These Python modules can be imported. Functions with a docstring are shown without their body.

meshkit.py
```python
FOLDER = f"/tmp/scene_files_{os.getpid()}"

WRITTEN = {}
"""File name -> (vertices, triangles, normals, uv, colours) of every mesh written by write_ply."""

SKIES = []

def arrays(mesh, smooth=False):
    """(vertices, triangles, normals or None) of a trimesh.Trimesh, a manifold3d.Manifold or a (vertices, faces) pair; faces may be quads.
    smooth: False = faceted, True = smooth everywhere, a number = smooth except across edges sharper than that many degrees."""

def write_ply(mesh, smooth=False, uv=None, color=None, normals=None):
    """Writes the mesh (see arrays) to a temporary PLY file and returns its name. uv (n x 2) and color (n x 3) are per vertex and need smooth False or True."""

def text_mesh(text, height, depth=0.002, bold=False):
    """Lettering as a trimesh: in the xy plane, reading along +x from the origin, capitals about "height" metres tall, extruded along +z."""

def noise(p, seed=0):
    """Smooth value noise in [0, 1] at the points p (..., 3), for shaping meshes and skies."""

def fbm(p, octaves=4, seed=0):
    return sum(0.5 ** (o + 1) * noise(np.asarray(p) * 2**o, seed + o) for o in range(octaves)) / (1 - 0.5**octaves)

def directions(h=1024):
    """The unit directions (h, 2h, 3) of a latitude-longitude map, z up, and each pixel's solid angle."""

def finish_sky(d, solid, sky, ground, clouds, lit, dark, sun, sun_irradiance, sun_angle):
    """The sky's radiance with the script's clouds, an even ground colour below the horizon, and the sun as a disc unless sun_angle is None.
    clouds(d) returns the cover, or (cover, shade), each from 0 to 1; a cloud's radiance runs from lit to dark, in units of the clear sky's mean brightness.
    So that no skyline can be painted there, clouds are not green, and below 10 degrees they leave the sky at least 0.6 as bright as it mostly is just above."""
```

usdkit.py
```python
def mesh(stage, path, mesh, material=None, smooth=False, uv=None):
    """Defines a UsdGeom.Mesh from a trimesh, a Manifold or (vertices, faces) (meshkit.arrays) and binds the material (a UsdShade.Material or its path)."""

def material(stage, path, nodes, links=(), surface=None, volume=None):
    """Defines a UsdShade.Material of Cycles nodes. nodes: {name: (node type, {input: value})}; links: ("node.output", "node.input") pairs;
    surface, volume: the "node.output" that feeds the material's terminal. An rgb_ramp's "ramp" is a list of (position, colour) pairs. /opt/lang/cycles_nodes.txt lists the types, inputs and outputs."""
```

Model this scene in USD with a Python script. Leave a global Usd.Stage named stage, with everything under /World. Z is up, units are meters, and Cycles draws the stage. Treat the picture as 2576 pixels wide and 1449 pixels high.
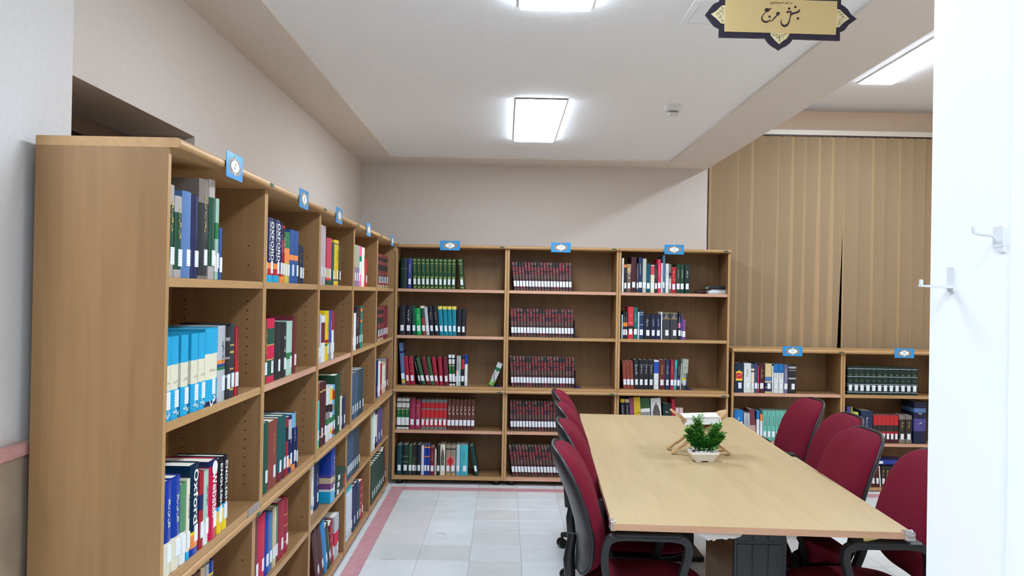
# A reading room of a library: bookcases along two walls, a long table with chairs, vertical blinds in an alcove.
import math, random
import numpy as np, trimesh, usdkit, meshkit
import manifold3d as m3
import shapely.geometry as sg
from shapely.ops import unary_union
from pxr import Usd, UsdGeom, UsdLux, UsdShade, Gf, Sdf, Vt

stage = Usd.Stage.CreateInMemory()
UsdGeom.SetStageUpAxis(stage, "Z")
UsdGeom.SetStageMetersPerUnit(stage, 1.0)
UsdGeom.Xform.Define(stage, "/World")
UsdGeom.Scope.Define(stage, "/World/Looks")

# ------------------------------------------------------------------ camera, air, light levels
F_PX, YAW, PITCH, ROLL, EYE = 2184.65, 0.0081, 0.0064, 0.0178, 1.546
EXPOSURE = 0.0
PANEL = 38.5            # radiance of the ceiling light diffusers
PANEL_COL = (0.85, 0.985, 1.14)
def make_camera():
    cy, sy, cp, sp = math.cos(YAW), math.sin(YAW), math.cos(PITCH), math.sin(PITCH)
    R = np.array([cy, -sy, 0]); F = np.array([sy * cp, cy * cp, sp]); U = np.array([-sy * sp, -cy * sp, cp])
    c, s = math.cos(ROLL), math.sin(ROLL)
    R2, U2 = R * c + U * s, U * c - R * s
    cam = UsdGeom.Camera.Define(stage, "/World/camera")
    m = Gf.Matrix4d(*R2, 0, *U2, 0, *(-F), 0, 0, 0, EYE, 1)
    cam.AddTransformOp().Set(m)
    cam.CreateHorizontalApertureAttr(36.0); cam.CreateVerticalApertureAttr(36.0 * 1449 / 2576)
    cam.CreateFocalLengthAttr(36.0 * F_PX / 2576)
    cam.CreateClippingRangeAttr((0.05, 100.0))
    cam.CreateExposureAttr(EXPOSURE)
make_camera()
dome = UsdLux.DomeLight.Define(stage, "/World/night_sky")      # night outside the building
dome.CreateIntensityAttr(0.02); dome.CreateColorAttr((0.5, 0.6, 1.0))

# ------------------------------------------------------------------ naming, tagging
used = {}
def numbered(path):
    n = used.get(path, 0); used[path] = n + 1
    return path if n == 0 else "%s_%03d" % (path, n)
def pth(p):
    return "/World" if p is None else str(p.GetPath())
def tag(p, label=None, cat=None, group=None, kind=None):
    for k, v in (("label", label), ("category", cat), ("group", group), ("kind", kind)):
        if v: p.SetCustomDataByKey(k, v)
    return p
def thing(name, label, cat, loc=(0, 0, 0), rot=(0, 0, 0), group=None, kind=None, parent=None):
    x = UsdGeom.Xform.Define(stage, numbered(pth(parent) + "/" + name))
    place(x, loc, rot)
    return tag(x.GetPrim(), label, cat, group, kind)
def place(x, loc, rot):
    x.AddTranslateOp().Set(Gf.Vec3d(*map(float, loc)))
    x.AddRotateXYZOp().Set(Gf.Vec3f(*map(float, rot)))
def copy_of(src, name, label, loc, rot, group=None):
    x = UsdGeom.Xform.Define(stage, numbered("/World/" + name))
    place(x, loc, rot)
    p = x.GetPrim(); p.GetReferences().AddInternalReference(src.GetPath()); p.SetInstanceable(True)
    return tag(p, label, src.GetCustomDataByKey("category"), group)
def obj(name, mesh, mat, parent=None, smooth=False, colors=None, label=None, kind=None):
    path = numbered(pth(parent) + "/" + name)
    if isinstance(mesh, list): mesh = trimesh.util.concatenate(mesh)
    m = usdkit.mesh(stage, path, mesh, LOOK[mat] if isinstance(mat, str) else mat, smooth=smooth)
    if colors is not None:
        UsdGeom.PrimvarsAPI(m).CreatePrimvar("inkcolor", Sdf.ValueTypeNames.Color3fArray, "vertex").Set(Vt.Vec3fArray.FromNumpy(np.asarray(colors, np.float32)))
    return tag(m.GetPrim(), label, None, None, kind)
def struct(name, mesh, mat, label=None, smooth=False, parent=None):
    p = obj(name, mesh, mat, parent, smooth=smooth)
    return tag(p, label, None, None, "structure")

# ------------------------------------------------------------------ materials
LOOK = {}
def lin(c):
    """sRGB 0-255 to linear"""
    return tuple((x / 255 / 12.92) if x / 255 <= 0.04045 else ((x / 255 + 0.055) / 1.055) ** 2.4 for x in c)
def look(name, nodes, links=(), surface="p.BSDF"):
    LOOK[name] = usdkit.material(stage, "/World/Looks/" + name, nodes, list(links), surface=surface)
def plain(name, rgb, rough=0.5, **kw):
    look(name, {"p": ("principled_bsdf", {"base_color": lin(rgb), "roughness": rough, **kw})})
def noisy(name, c1, c2, scale=20.0, rough=0.6, stretch=(1, 1, 1), bump=0.0, detail=4.0, **kw):
    n = {"g": ("geometry", {}), "m": ("mapping", {"mapping_type": "point", "scale": stretch}),
         "n": ("noise_texture", {"scale": scale, "detail": detail}),
         "r": ("rgb_ramp", {"ramp": [(0.3, lin(c1)), (0.7, lin(c2))]}),
         "p": ("principled_bsdf", {"roughness": rough, **kw})}
    l = [("g.position", "m.vector"), ("m.vector", "n.vector"), ("n.fac", "r.fac"), ("r.color", "p.base_color")]
    if bump:
        n["b"] = ("bump", {"strength": bump, "distance": 0.002}); l += [("n.fac", "b.height"), ("b.normal", "p.normal")]
    look(name, n, l)
def wood(name, c1, c2, c3, along, rough=0.42):
    """beech-look laminate: grain stretched along one world axis, with cathedral figure"""
    st = [14.0, 14.0, 14.0]; st[along] = 0.9
    st2 = [90.0, 90.0, 90.0]; st2[along] = 3.0
    look(name, {"g": ("geometry", {}), "m": ("mapping", {"mapping_type": "point", "scale": tuple(st)}),
                "m2": ("mapping", {"mapping_type": "point", "scale": tuple(st2)}),
                "n": ("noise_texture", {"scale": 1.0, "detail": 3.0, "distortion": 1.2}),
                "n2": ("noise_texture", {"scale": 1.0, "detail": 2.0}),
                "r": ("rgb_ramp", {"ramp": [(0.25, lin(c1)), (0.5, lin(c2)), (0.75, lin(c3))]}),
                "r2": ("rgb_ramp", {"ramp": [(0.3, (0.92, 0.92, 0.92)), (0.6, (1.0, 1.0, 1.0))]}),
                "x": ("mix", {"mix_type": "multiply", "fac": 1.0}),
                "p": ("principled_bsdf", {"roughness": rough, "specular_ior_level": 0.35})},
         [("g.position", "m.vector"), ("g.position", "m2.vector"), ("m.vector", "n.vector"), ("m2.vector", "n2.vector"),
          ("n.fac", "r.fac"), ("n2.fac", "r2.fac"), ("r.color", "x.color1"), ("r2.color", "x.color2"), ("x.color", "p.base_color")])
W3 = ((142, 105, 67), (151, 114, 75), (158, 121, 82))
wood("wood_upright", *W3, 2); wood("wood_along_x", *W3, 0); wood("wood_along_y", *W3, 1)
E3 = ((178, 137, 90), (186, 145, 97), (194, 154, 107))
wood("edge_upright", *E3, 2); wood("edge_along_x", *E3, 0); wood("edge_along_y", *E3, 1)
P3 = ((202, 152, 126), (208, 160, 133), (213, 166, 140))
wood("pink_edge_along_x", *P3, 0); wood("pink_edge_along_y", *P3, 1)
wood("table_wood", (182, 157, 116), (187, 162, 121), (191, 166, 126), 1, 0.36)
wood("table_edge", (200, 152, 120), (206, 160, 128), (211, 167, 136), 0, 0.45)
wood("stand_wood", (176, 138, 92), (190, 152, 104), (200, 164, 116), 0, 0.5)
noisy("wall_paint", (203, 193, 184), (208, 198, 189), 60, 0.85, bump=0.05)
noisy("ceiling_paint", (238, 239, 240), (241, 242, 243), 40, 0.9, bump=0.03)
noisy("alcove_paint", (244, 215, 187), (247, 220, 193), 40, 0.9)
plain("jamb_white", (246, 247, 248), 0.6)
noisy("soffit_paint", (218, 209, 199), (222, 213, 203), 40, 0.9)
noisy("wainscot", (150, 132, 112), (170, 152, 130), 9, 0.5)
noisy("pink_stone", (196, 142, 136), (212, 164, 158), 24, 0.35)
for i, (a, b) in enumerate((((212, 213, 210), (221, 222, 220)), ((216, 217, 215), (225, 226, 225)), ((207, 208, 204), (217, 217, 214)), ((221, 222, 222), (229, 230, 230)), ((214, 211, 206), (222, 219, 215)))):
    noisy("floor_stone_%d" % i, a, b, 7, 0.3, bump=0.0, detail=5)
noisy("floor_pink", (194, 138, 144), (210, 158, 164), 14, 0.32, detail=5)
plain("floor_joint", (150, 148, 144), 0.8)
plain("black_plastic", (26, 27, 29), 0.42); plain("shell_plastic", (44, 46, 50), 0.34); noisy("pier_paint", (214, 212, 210), (219, 217, 215), 60, 0.85, bump=0.05)
plain("foot_plastic", (18, 18, 20), 0.5)
noisy("maroon_fabric", (102, 20, 38), (116, 28, 46), 900, 0.95, bump=0.25, specular_ior_level=0.12)
plain("dark_door", (58, 44, 38), 0.5); plain("door_frame", (120, 104, 92), 0.5)
plain("night_glass", (6, 7, 9), 0.08); plain("dark_frame", (52, 34, 26), 0.5)
plain("white_plastic", (222, 223, 226), 0.35); plain("grey_plastic", (120, 116, 112), 0.5); plain("detector_white", (214, 212, 208), 0.45)
plain("rail_white", (214, 204, 190), 0.4); plain("brass", (190, 150, 80), 0.3, metallic=0.8)
plain("plate_green", (24, 116, 92), 0.4); plain("plate_dark", (10, 46, 40), 0.4)
plain("chipboard_grey", (150, 140, 132), 0.8); plain("silver_tape", (186, 184, 182), 0.22, metallic=0.6); plain("torn_paper", (206, 198, 194), 0.9); plain("yellow_note", (236, 218, 140), 0.7)
plain("sign_blue", (38, 142, 206), 0.3); plain("sign_grey", (150, 142, 126), 0.5); plain("sign_dark", (92, 84, 76), 0.5); plain("sign_white", (238, 243, 243), 0.35); plain("ink_black", (34, 34, 40), 0.5)
plain("board_navy", (40, 32, 52), 0.4); plain("board_cream", (224, 194, 134), 0.5); plain("board_pale", (236, 222, 170), 0.5); plain("board_ink", (52, 26, 34), 0.5); plain("board_scroll", (112, 96, 70), 0.5)
plain("pot_white", (240, 234, 226), 0.25); plain("pebble_white", (236, 236, 230), 0.4); plain("pebble_dark", (40, 44, 42), 0.5); plain("stem_green", (60, 84, 36), 0.6)
plain("page_cream", (232, 226, 210), 0.8); plain("page_white", (240, 240, 236), 0.8); plain("bookend_navy", (44, 44, 92), 0.4); plain("cover_white", (238, 240, 238), 0.35)
plain("gilt", (206, 178, 96), 0.35); plain("ink_white", (232, 232, 226), 0.5); plain("ink_dark", (52, 48, 46), 0.5); plain("ink_brown", (96, 52, 16), 0.5); plain("ink_red", (196, 30, 40), 0.5); plain("ink_pale", (196, 178, 160), 0.5); plain("ink_yellow", (244, 196, 60), 0.5); plain("ink_salmon", (198, 128, 116), 0.5)
# the covers: printed colour comes from the mesh, cloth or laminate in the gloss
for nm, rg in (("cover_cloth", 0.55), ("cover_gloss", 0.2)):
    look(nm, {"a": ("attribute", {"attribute": "inkcolor"}), "g": ("geometry", {}), "n": ("noise_texture", {"scale": 240.0, "detail": 3.0}),
              "r": ("rgb_ramp", {"ramp": [(0.3, (0.86, 0.86, 0.86)), (0.6, (1, 1, 1))]}), "x": ("mix", {"mix_type": "multiply", "fac": 1.0}),
              "p": ("principled_bsdf", {"roughness": rg, "specular_ior_level": 0.4})},
         [("a.color", "x.color1"), ("g.position", "n.vector"), ("n.fac", "r.fac"), ("r.color", "x.color2"), ("x.color", "p.base_color")])
look("cover_worn", {"a": ("attribute", {"attribute": "inkcolor"}), "g": ("geometry", {}), "n": ("noise_texture", {"scale": 75.0, "detail": 5.0, "roughness": 0.7}),
                    "r": ("rgb_ramp", {"ramp": [(0.64, (0, 0, 0)), (0.72, (1, 1, 1))]}), "x": ("mix", {"mix_type": "mix", "color2": lin((60, 46, 44))}),
                    "n2": ("noise_texture", {"scale": 210.0, "detail": 3.0}), "r2": ("rgb_ramp", {"ramp": [(0.66, (0, 0, 0)), (0.72, (1, 1, 1))]}), "x2": ("mix", {"mix_type": "mix", "color2": lin((196, 176, 160))}),
                    "p": ("principled_bsdf", {"roughness": 0.55})},
     [("a.color", "x.color1"), ("g.position", "n.vector"), ("n.fac", "r.fac"), ("r.color", "x.fac"), ("x.color", "x2.color1"), ("g.position", "n2.vector"), ("n2.fac", "r2.fac"), ("r2.color", "x2.fac"), ("x2.color", "p.base_color")])
# call-number label: paper with faint printed lines
look("label_paper", {"t": ("texture_coordinate", {}), "w": ("wave_texture", {"wave_type": "bands", "bands_direction": "z", "scale": 42.0, "distortion": 0.6}),
                     "r": ("rgb_ramp", {"ramp": [(0.0, lin((206, 212, 220))), (0.25, lin((242, 245, 248))), (1.0, lin((240, 244, 247)))]}), "p": ("principled_bsdf", {"roughness": 0.3})},
     [("t.object", "w.vector"), ("w.fac", "r.fac"), ("r.color", "p.base_color")])
# vertical blind cloth: a fine weave; lit overlaps painted in as paler edge bands
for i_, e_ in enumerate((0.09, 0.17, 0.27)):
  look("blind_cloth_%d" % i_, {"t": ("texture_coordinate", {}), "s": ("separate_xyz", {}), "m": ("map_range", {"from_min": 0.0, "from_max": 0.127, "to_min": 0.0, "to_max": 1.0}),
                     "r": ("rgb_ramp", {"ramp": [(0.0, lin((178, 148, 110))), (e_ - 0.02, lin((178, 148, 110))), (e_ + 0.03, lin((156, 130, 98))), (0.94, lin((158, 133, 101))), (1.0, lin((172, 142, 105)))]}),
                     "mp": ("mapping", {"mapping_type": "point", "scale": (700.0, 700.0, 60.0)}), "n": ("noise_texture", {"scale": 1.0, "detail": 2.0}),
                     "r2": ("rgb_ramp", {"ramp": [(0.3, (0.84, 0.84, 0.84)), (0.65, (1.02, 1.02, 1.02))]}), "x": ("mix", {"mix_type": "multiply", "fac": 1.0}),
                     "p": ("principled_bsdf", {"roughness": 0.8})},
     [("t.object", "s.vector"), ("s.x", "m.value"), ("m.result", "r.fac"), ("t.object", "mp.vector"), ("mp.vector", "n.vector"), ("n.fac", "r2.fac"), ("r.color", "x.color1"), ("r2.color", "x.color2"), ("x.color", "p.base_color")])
for i_, c_ in enumerate(((40, 106, 58), (74, 156, 58), (138, 198, 78))):
    look("leaf_%d" % i_, {"p": ("principled_bsdf", {"base_color": lin(c_), "roughness": 0.4}), "t": ("translucent_bsdf", {"color": lin(c_)}), "x": ("mix_closure", {"fac": 0.3})},
         [("p.BSDF", "x.closure1"), ("t.BSDF", "x.closure2")], surface="x.closure")
look("lamp_diffuser", {"e": ("emission", {"color": PANEL_COL, "strength": PANEL})}, surface="e.emission")

# ------------------------------------------------------------------ shapes
def box(x0, x1, y0, y1, z0, z1):
    b = trimesh.creation.box((abs(x1 - x0), abs(y1 - y0), abs(z1 - z0)))
    b.apply_translation(((x0 + x1) / 2, (y0 + y1) / 2, (z0 + z1) / 2)); return b
def cbox(x0, x1, y0, y1, z0, z1, c=0.0015):
    """box with chamfered edges"""
    pts = []
    lo, hi = np.array([x0, y0, z0]), np.array([x1, y1, z1])
    for i in np.ndindex(2, 2, 2):
        p = np.where(np.array(i) == 0, lo, hi); s = np.where(np.array(i) == 0, 1, -1)
        for k in range(3):
            q = p + s * c; q[k] = p[k]; pts.append(q)
    return hull(pts)
def hull(pts):
    m = m3.Manifold.hull_points(np.asarray(pts, float)).to_mesh()
    return trimesh.Trimesh(m.vert_properties[:, :3], m.tri_verts, process=False)
def prism(poly, z0, z1):
    """polygon (xy) extruded along z"""
    if not hasattr(poly, "geom_type"): poly = sg.Polygon(poly)
    if not poly.is_valid: poly = poly.buffer(0)
    gs = getattr(poly, "geoms", [poly])
    out = []
    for g in gs:
        m = trimesh.creation.extrude_polygon(g, z1 - z0, engine="earcut"); m.apply_translation((0, 0, z0)); out.append(m)
    return trimesh.util.concatenate(out)
def turn(m, axes):
    """new x,y,z axes of the mesh's own x,y,z (three world vectors), mirrored faces mended"""
    A = np.array(axes, float).T
    v = m.vertices @ A.T
    f = m.faces if np.linalg.det(A) > 0 else m.faces[:, ::-1]
    return trimesh.Trimesh(v, f, process=False)
def front(m):
    """polygon xy + thickness z  ->  x right, z up, thickness towards the viewer (-y)"""
    return turn(m, ((1, 0, 0), (0, 0, 1), (0, -1, 0)))
def move(m, d):
    m = m.copy(); m.apply_translation(d); return m
def tube(path, r, n=8, closed=False):
    p = np.asarray(path, float); N = len(p)
    t = (np.roll(p, -1, 0) - np.roll(p, 1, 0)) if closed else np.gradient(p, axis=0)
    t /= np.linalg.norm(t, axis=1, keepdims=True) + 1e-12
    ref = np.array([0, 0, 1.0]) if abs(t[:, 2]).max() < 0.95 else np.array([0, 1.0, 0])
    if abs(t @ ref).max() > 0.98: ref = np.array([1.0, 0.2, 0.1]); ref /= np.linalg.norm(ref)
    a = np.cross(t, ref); a /= np.linalg.norm(a, axis=1, keepdims=True) + 1e-12
    b = np.cross(t, a)
    rr = np.broadcast_to(np.asarray(r, float), (N,))
    an = np.arange(n) * 2 * np.pi / n
    v = (p[:, None] + rr[:, None, None] * (np.cos(an)[None, :, None] * a[:, None] + np.sin(an)[None, :, None] * b[:, None])).reshape(-1, 3)
    f = []
    for i in range(N if closed else N - 1):
        j = (i + 1) % N
        for k in range(n):
            l = (k + 1) % n
            f += [(i * n + k, j * n + k, j * n + l), (i * n + k, j * n + l, i * n + l)]
    if not closed:
        v = np.vstack([v, p[0], p[-1]])
        for k in range(n):
            l = (k + 1) % n
            f += [(len(v) - 2, k, l), (len(v) - 1, (N - 1) * n + l, (N - 1) * n + k)]
    m = trimesh.Trimesh(v, np.array(f), process=False); m.fix_normals(); return m
def lathe(profile, n=24):
    m = trimesh.creation.revolve(np.asarray(profile, float), sections=n); return m
def ribbon(pts, w):
    """a pen stroke as a flat shape; w: width or widths"""
    p = np.asarray(pts, float); w = np.broadcast_to(np.asarray(w, float), (len(p),))
    parts = []
    for i in range(len(p) - 1):
        a, b = sg.Point(p[i]).buffer(max(w[i], 1e-6) / 2, 3), sg.Point(p[i + 1]).buffer(max(w[i + 1], 1e-6) / 2, 3)
        parts.append(unary_union([a, b]).convex_hull)
    return unary_union(parts)
def curve(pts, n=6):
    """Catmull-Rom through 2-D points"""
    p = np.asarray(pts, float); p = np.vstack([2 * p[0] - p[1], p, 2 * p[-1] - p[-2]])
    out = []
    for i in range(1, len(p) - 2):
        for t in np.arange(n) / n:
            out.append(0.5 * (2 * p[i] + (p[i + 1] - p[i - 1]) * t + (2 * p[i - 1] - 5 * p[i] + 4 * p[i + 1] - p[i + 2]) * t * t + (3 * p[i] - p[i - 1] - 3 * p[i + 1] + p[i + 2]) * t ** 3))
    return np.array(out + [p[-2]])
def diamond(x, y, r, a=0.5):
    return sg.Polygon([(x + r * math.cos(a + k * math.pi / 2), y + r * math.sin(a + k * math.pi / 2)) for k in range(4)])
# ------------------------------------------------------------------ the room
XL, YB, ZS, ZT, ZA = -1.23, 7.336, 2.626, 2.64, 3.20     # left wall, back wall, soffit, tray ceiling, alcove ceiling
XB0, XB1 = 1.315, 1.69                                    # the beam along the alcove
struct("wall_pier", box(-1.48, XL, 2.06, 2.455, 0, 3.4), "pier_paint", "paler wall left of the door recess at the picture's left edge")
wl = [box(-1.48, XL, 3.42, 7.7, 0, 3.4), box(-1.48, XL, 2.455, 3.42, 2.14, 3.4)]
struct("wall_left", wl, "wall_paint", "beige painted wall behind the long row of bookcases")
struct("wall_back", box(-1.48, 1.70, YB, 7.75, 0, 3.4), "wall_paint", "beige painted wall above the three back bookcases")
struct("wall_alcove", [box(1.70, 4.6, 7.62, 7.8, 0, 0.95), box(1.70, 4.6, 7.62, 7.8, 2.75, 3.4), box(1.70, 2.1, 7.62, 7.8, 0.95, 2.75), box(4.0, 4.6, 7.62, 7.8, 0.95, 2.75)], "alcove_paint", "wall above the vertical blind in the alcove")
struct("wall_right", box(4.35, 4.6, -2.0, 7.7, 0, 3.4), "alcove_paint")
struct("wall_near", box(-4.6, 4.6, -2.2, -2.0, 0, 3.4), "wall_paint")
struct("wall_hall", [box(-4.6, -1.48, 2.06, 2.3, 0, 3.4), box(-4.6, -4.4, -2.0, 2.06, 0, 3.4)], "wall_paint")
c_ = [box(XL, -0.93, 1.6, YB, ZS, 3.4), box(-0.93, XB0, 6.96, YB, ZS, 3.4), box(XB0, XB1, -2.0, YB + 0.2, ZS, 3.4), box(-0.93, XB0, -2.0, 6.96, ZT, 3.4), box(-4.6, -0.93, -2.0, 1.6, ZT, 3.4), box(-4.6, XL, 1.6, 2.06, ZT, 3.4), box(XB1, 4.4, -2.0, 7.7, ZA, 3.4)]
struct("ceiling", c_[3:], "ceiling_paint", "white plastered tray ceiling with flush light panels")
struct("trim_1", c_[:2], "soffit_paint", "dropped plaster border along the left and back walls")
struct("trim_2", c_[2], "soffit_paint", "dropped ceiling beam between the reading room and the alcove")
# wall end at the right, close to the viewer
jw = sg.box(0.80, 1.26, 1.25, 1.632).buffer(-0.006).buffer(0.006, 4)
struct("wall_end", prism(jw, 0, 3.4), "jamb_white", "bright white wall end with two coat hooks")
struct("trim_3", cbox(0.788, 0.80, 1.25, 1.352, 0, 2.9, 0.003), "jamb_white", "narrow white edging board on the wall end")
# dado of the left wall
struct("trim_4", cbox(XL, XL + 0.022, 2.06, 2.44, 1.112, 1.147, 0.004), "pink_stone", "pink stone dado rail at the left edge")
struct("trim_5", box(XL, XL + 0.012, 2.06, 2.44, 0, 1.112), "wainscot", "brown stone wainscot under the dado rail")
# door in the recess behind the first bookcase
d = thing("door_1", None, None, kind="structure")
obj("door_frame", [box(-1.53, -1.484, 2.455, 3.42, 2.075, 2.14), box(-1.53, -1.484, 2.455, 2.52, 0, 2.075), box(-1.53, -1.484, 3.355, 3.42, 0, 2.075)], "door_frame", d)
obj("door_leaf", box(-1.56, -1.52, 2.52, 3.355, 0.01, 2.075), "dark_door", d)
# window behind the blind
w = thing("window_1", None, None, kind="structure")
obj("window_frame", [box(2.1, 4.0, 7.66, 7.7, 0.95, 1.02), box(2.1, 4.0, 7.66, 7.7, 2.68, 2.75)] + [box(x, x + 0.06, 7.66, 7.7, 1.02, 2.68) for x in (2.1, 2.72, 3.33, 3.94)], "dark_frame", w)
for x in (2.16, 2.78, 3.39): obj("pane", box(x, x + (0.56 if x < 3 else 0.55), 7.675, 7.681, 1.02, 2.68), "night_glass", w)

# floor: stone tiles with recessed joints, a pink border strip
fl = struct("floor", box(-4.6, 4.6, -2.2, 7.8, -0.05, -0.0025), "floor_joint", "pale grey stone tile floor with a pink border strip")
rng = random.Random(4)
def tile(x0, x1, y0, y1, mat, name="tile"):
    g = 0.0009
    x0, x1, y0, y1 = x0 + g, x1 - g, y0 + g, y1 - g; c = 0.0012
    v = [(x0, y0, -0.003), (x1, y0, -0.003), (x1, y1, -0.003), (x0, y1, -0.003), (x0, y0, -c), (x1, y0, -c), (x1, y1, -c), (x0, y1, -c), (x0 + c, y0 + c, 0), (x1 - c, y0 + c, 0), (x1 - c, y1 - c, 0), (x0 + c, y1 - c, 0)]
    f = [(8, 9, 10), (8, 10, 11)]
    for b in (0, 4):
        for k in range(4):
            l = (k + 1) % 4
            f += [(b + k, b + l, b + 4 + l), (b + k, b + 4 + l, b + 4 + k)]
    obj(name, (np.array(v), np.array(f)), mat, fl)
ys = [6.785, 6.525] + [6.525 - 0.3 * k for k in range(1, 15)]
xs = [-0.77, -0.478] + [-0.478 + 0.3 * k for k in range(1, 15)]
for j in range(len(ys) - 1):
    for i in range(len(xs) - 1):
        tile(xs[i], xs[i + 1], ys[j + 1], ys[j], "floor_stone_%d" % rng.choice((0, 1, 1, 2, 3, 3, 4)))
for j in range(len(ys) - 1):
    tile(-0.868, -0.77, ys[j + 1], ys[j], "floor_pink", "border_tile")
    tile(XL, -0.868, ys[j + 1], ys[j], "floor_stone_%d" % rng.choice((1, 3)))
tile(-0.868, -0.77, 6.785, 6.909, "floor_pink", "border_tile"); tile(XL, -0.868, 6.785, 6.909, "floor_stone_1")
for i in range(len(xs) - 1):
    tile(xs[i], xs[i + 1], 6.785, 6.909, "floor_pink", "border_tile")
    tile(xs[i], xs[i + 1], 6.909, YB, "floor_stone_%d" % rng.choice((1, 3)))
tile(XL, -0.77, 6.909, YB, "floor_stone_1")
tile(-4.6, 4.6, -2.2, ys[-1], "floor_stone_1", "floor_slab")
tile(xs[-1], 4.6, ys[-1], YB + 0.3, "floor_stone_1", "floor_slab"); tile(1.70, xs[-1], YB, 7.8, "floor_stone_1", "floor_slab")

for pts in ([(-0.70, 5.030), (-0.665, 5.036), (-0.60, 5.024), (-0.602, 5.019), (-0.66, 5.028)], [(-0.42, 5.592), (-0.375, 5.588), (-0.345, 5.575), (-0.350, 5.568), (-0.38, 5.580)]):
    obj("scuff_mark", prism(pts, 0.0, 0.0003), "chipboard_grey", fl)

# ------------------------------------------------------------------ ceiling fittings
def panel(x0, x1, y0, y1, z, label):
    q = 0.018 if z < 3 else 0.014
    t = thing("ceiling_light", label, "ceiling light", ((x0 + x1) / 2, (y0 + y1) / 2, z), group="fluorescent ceiling panels")
    a, b = (x1 - x0) / 2, (y1 - y0) / 2
    fr = prism(sg.box(-a - 0.006, -b - 0.006, a + 0.006, b + 0.006).difference(sg.box(-a, -b, a, b)), -0.008, 0.0)
    obj("frame", fr, "grey_plastic" if z < 3 else "white_plastic", t); obj("diffuser", hull([(sx * (a - q), sy * (b - q), zz) for q, zz in ((0.0, -0.002), (0.003, -q), (0.012, -q - 0.004)) for sx in (-1, 1) for sy in (-1, 1)]), "lamp_diffuser", t)
panel(0.047, 0.325, 4.845, 6.14, ZT, "rectangular ceiling light panel in the middle of the white ceiling")
panel(0.038, 0.306, 2.37, 3.29, ZT, "ceiling light panel cut by the top edge of the picture")
panel(0.03, 0.30, -0.90, 0.44, ZT, "ceiling light panel over the viewer's place")
panel(-1.90, -1.62, 0.35, 1.65, ZT, "ceiling light panel of the entrance hall, beside the reading room")
panel(2.665, 2.92, 5.0, 6.575, ZA, "long slanting light panel on the alcove ceiling")
panel(2.665, 2.92, 2.0, 3.5, ZA, "light panel on the alcove ceiling behind the white wall end")
t = thing("smoke_detector", "round white smoke detector on the ceiling", "smoke detector", (0.945, 4.96, ZT))
obj("base", lathe([(0, 0), (0.052, 0), (0.052, -0.012), (0.046, -0.030), (0.034, -0.036), (0, -0.036)]), "detector_white", t, smooth=40)
obj("grille", lathe([(0, -0.035), (0.029, -0.035), (0.029, -0.046), (0, -0.046)]), "grey_plastic", t, smooth=40)
obj("cap", lathe([(0, -0.045), (0.031, -0.045), (0.030, -0.055), (0.02, -0.059), (0, -0.059)]), "detector_white", t, smooth=40)
t = thing("ceiling_hatch", "faint square access hatch in the ceiling behind the hanging sign", "hatch", (0.83, 3.33, ZT))
obj("frame", prism(sg.box(-0.15, -0.15, 0.15, 0.15).difference(sg.box(-0.125, -0.125, 0.125, 0.125)), -0.006, 0), "ceiling_paint", t)
obj("panel", box(-0.12, 0.12, -0.12, 0.12, -0.003, 0), "ceiling_paint", t)

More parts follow.
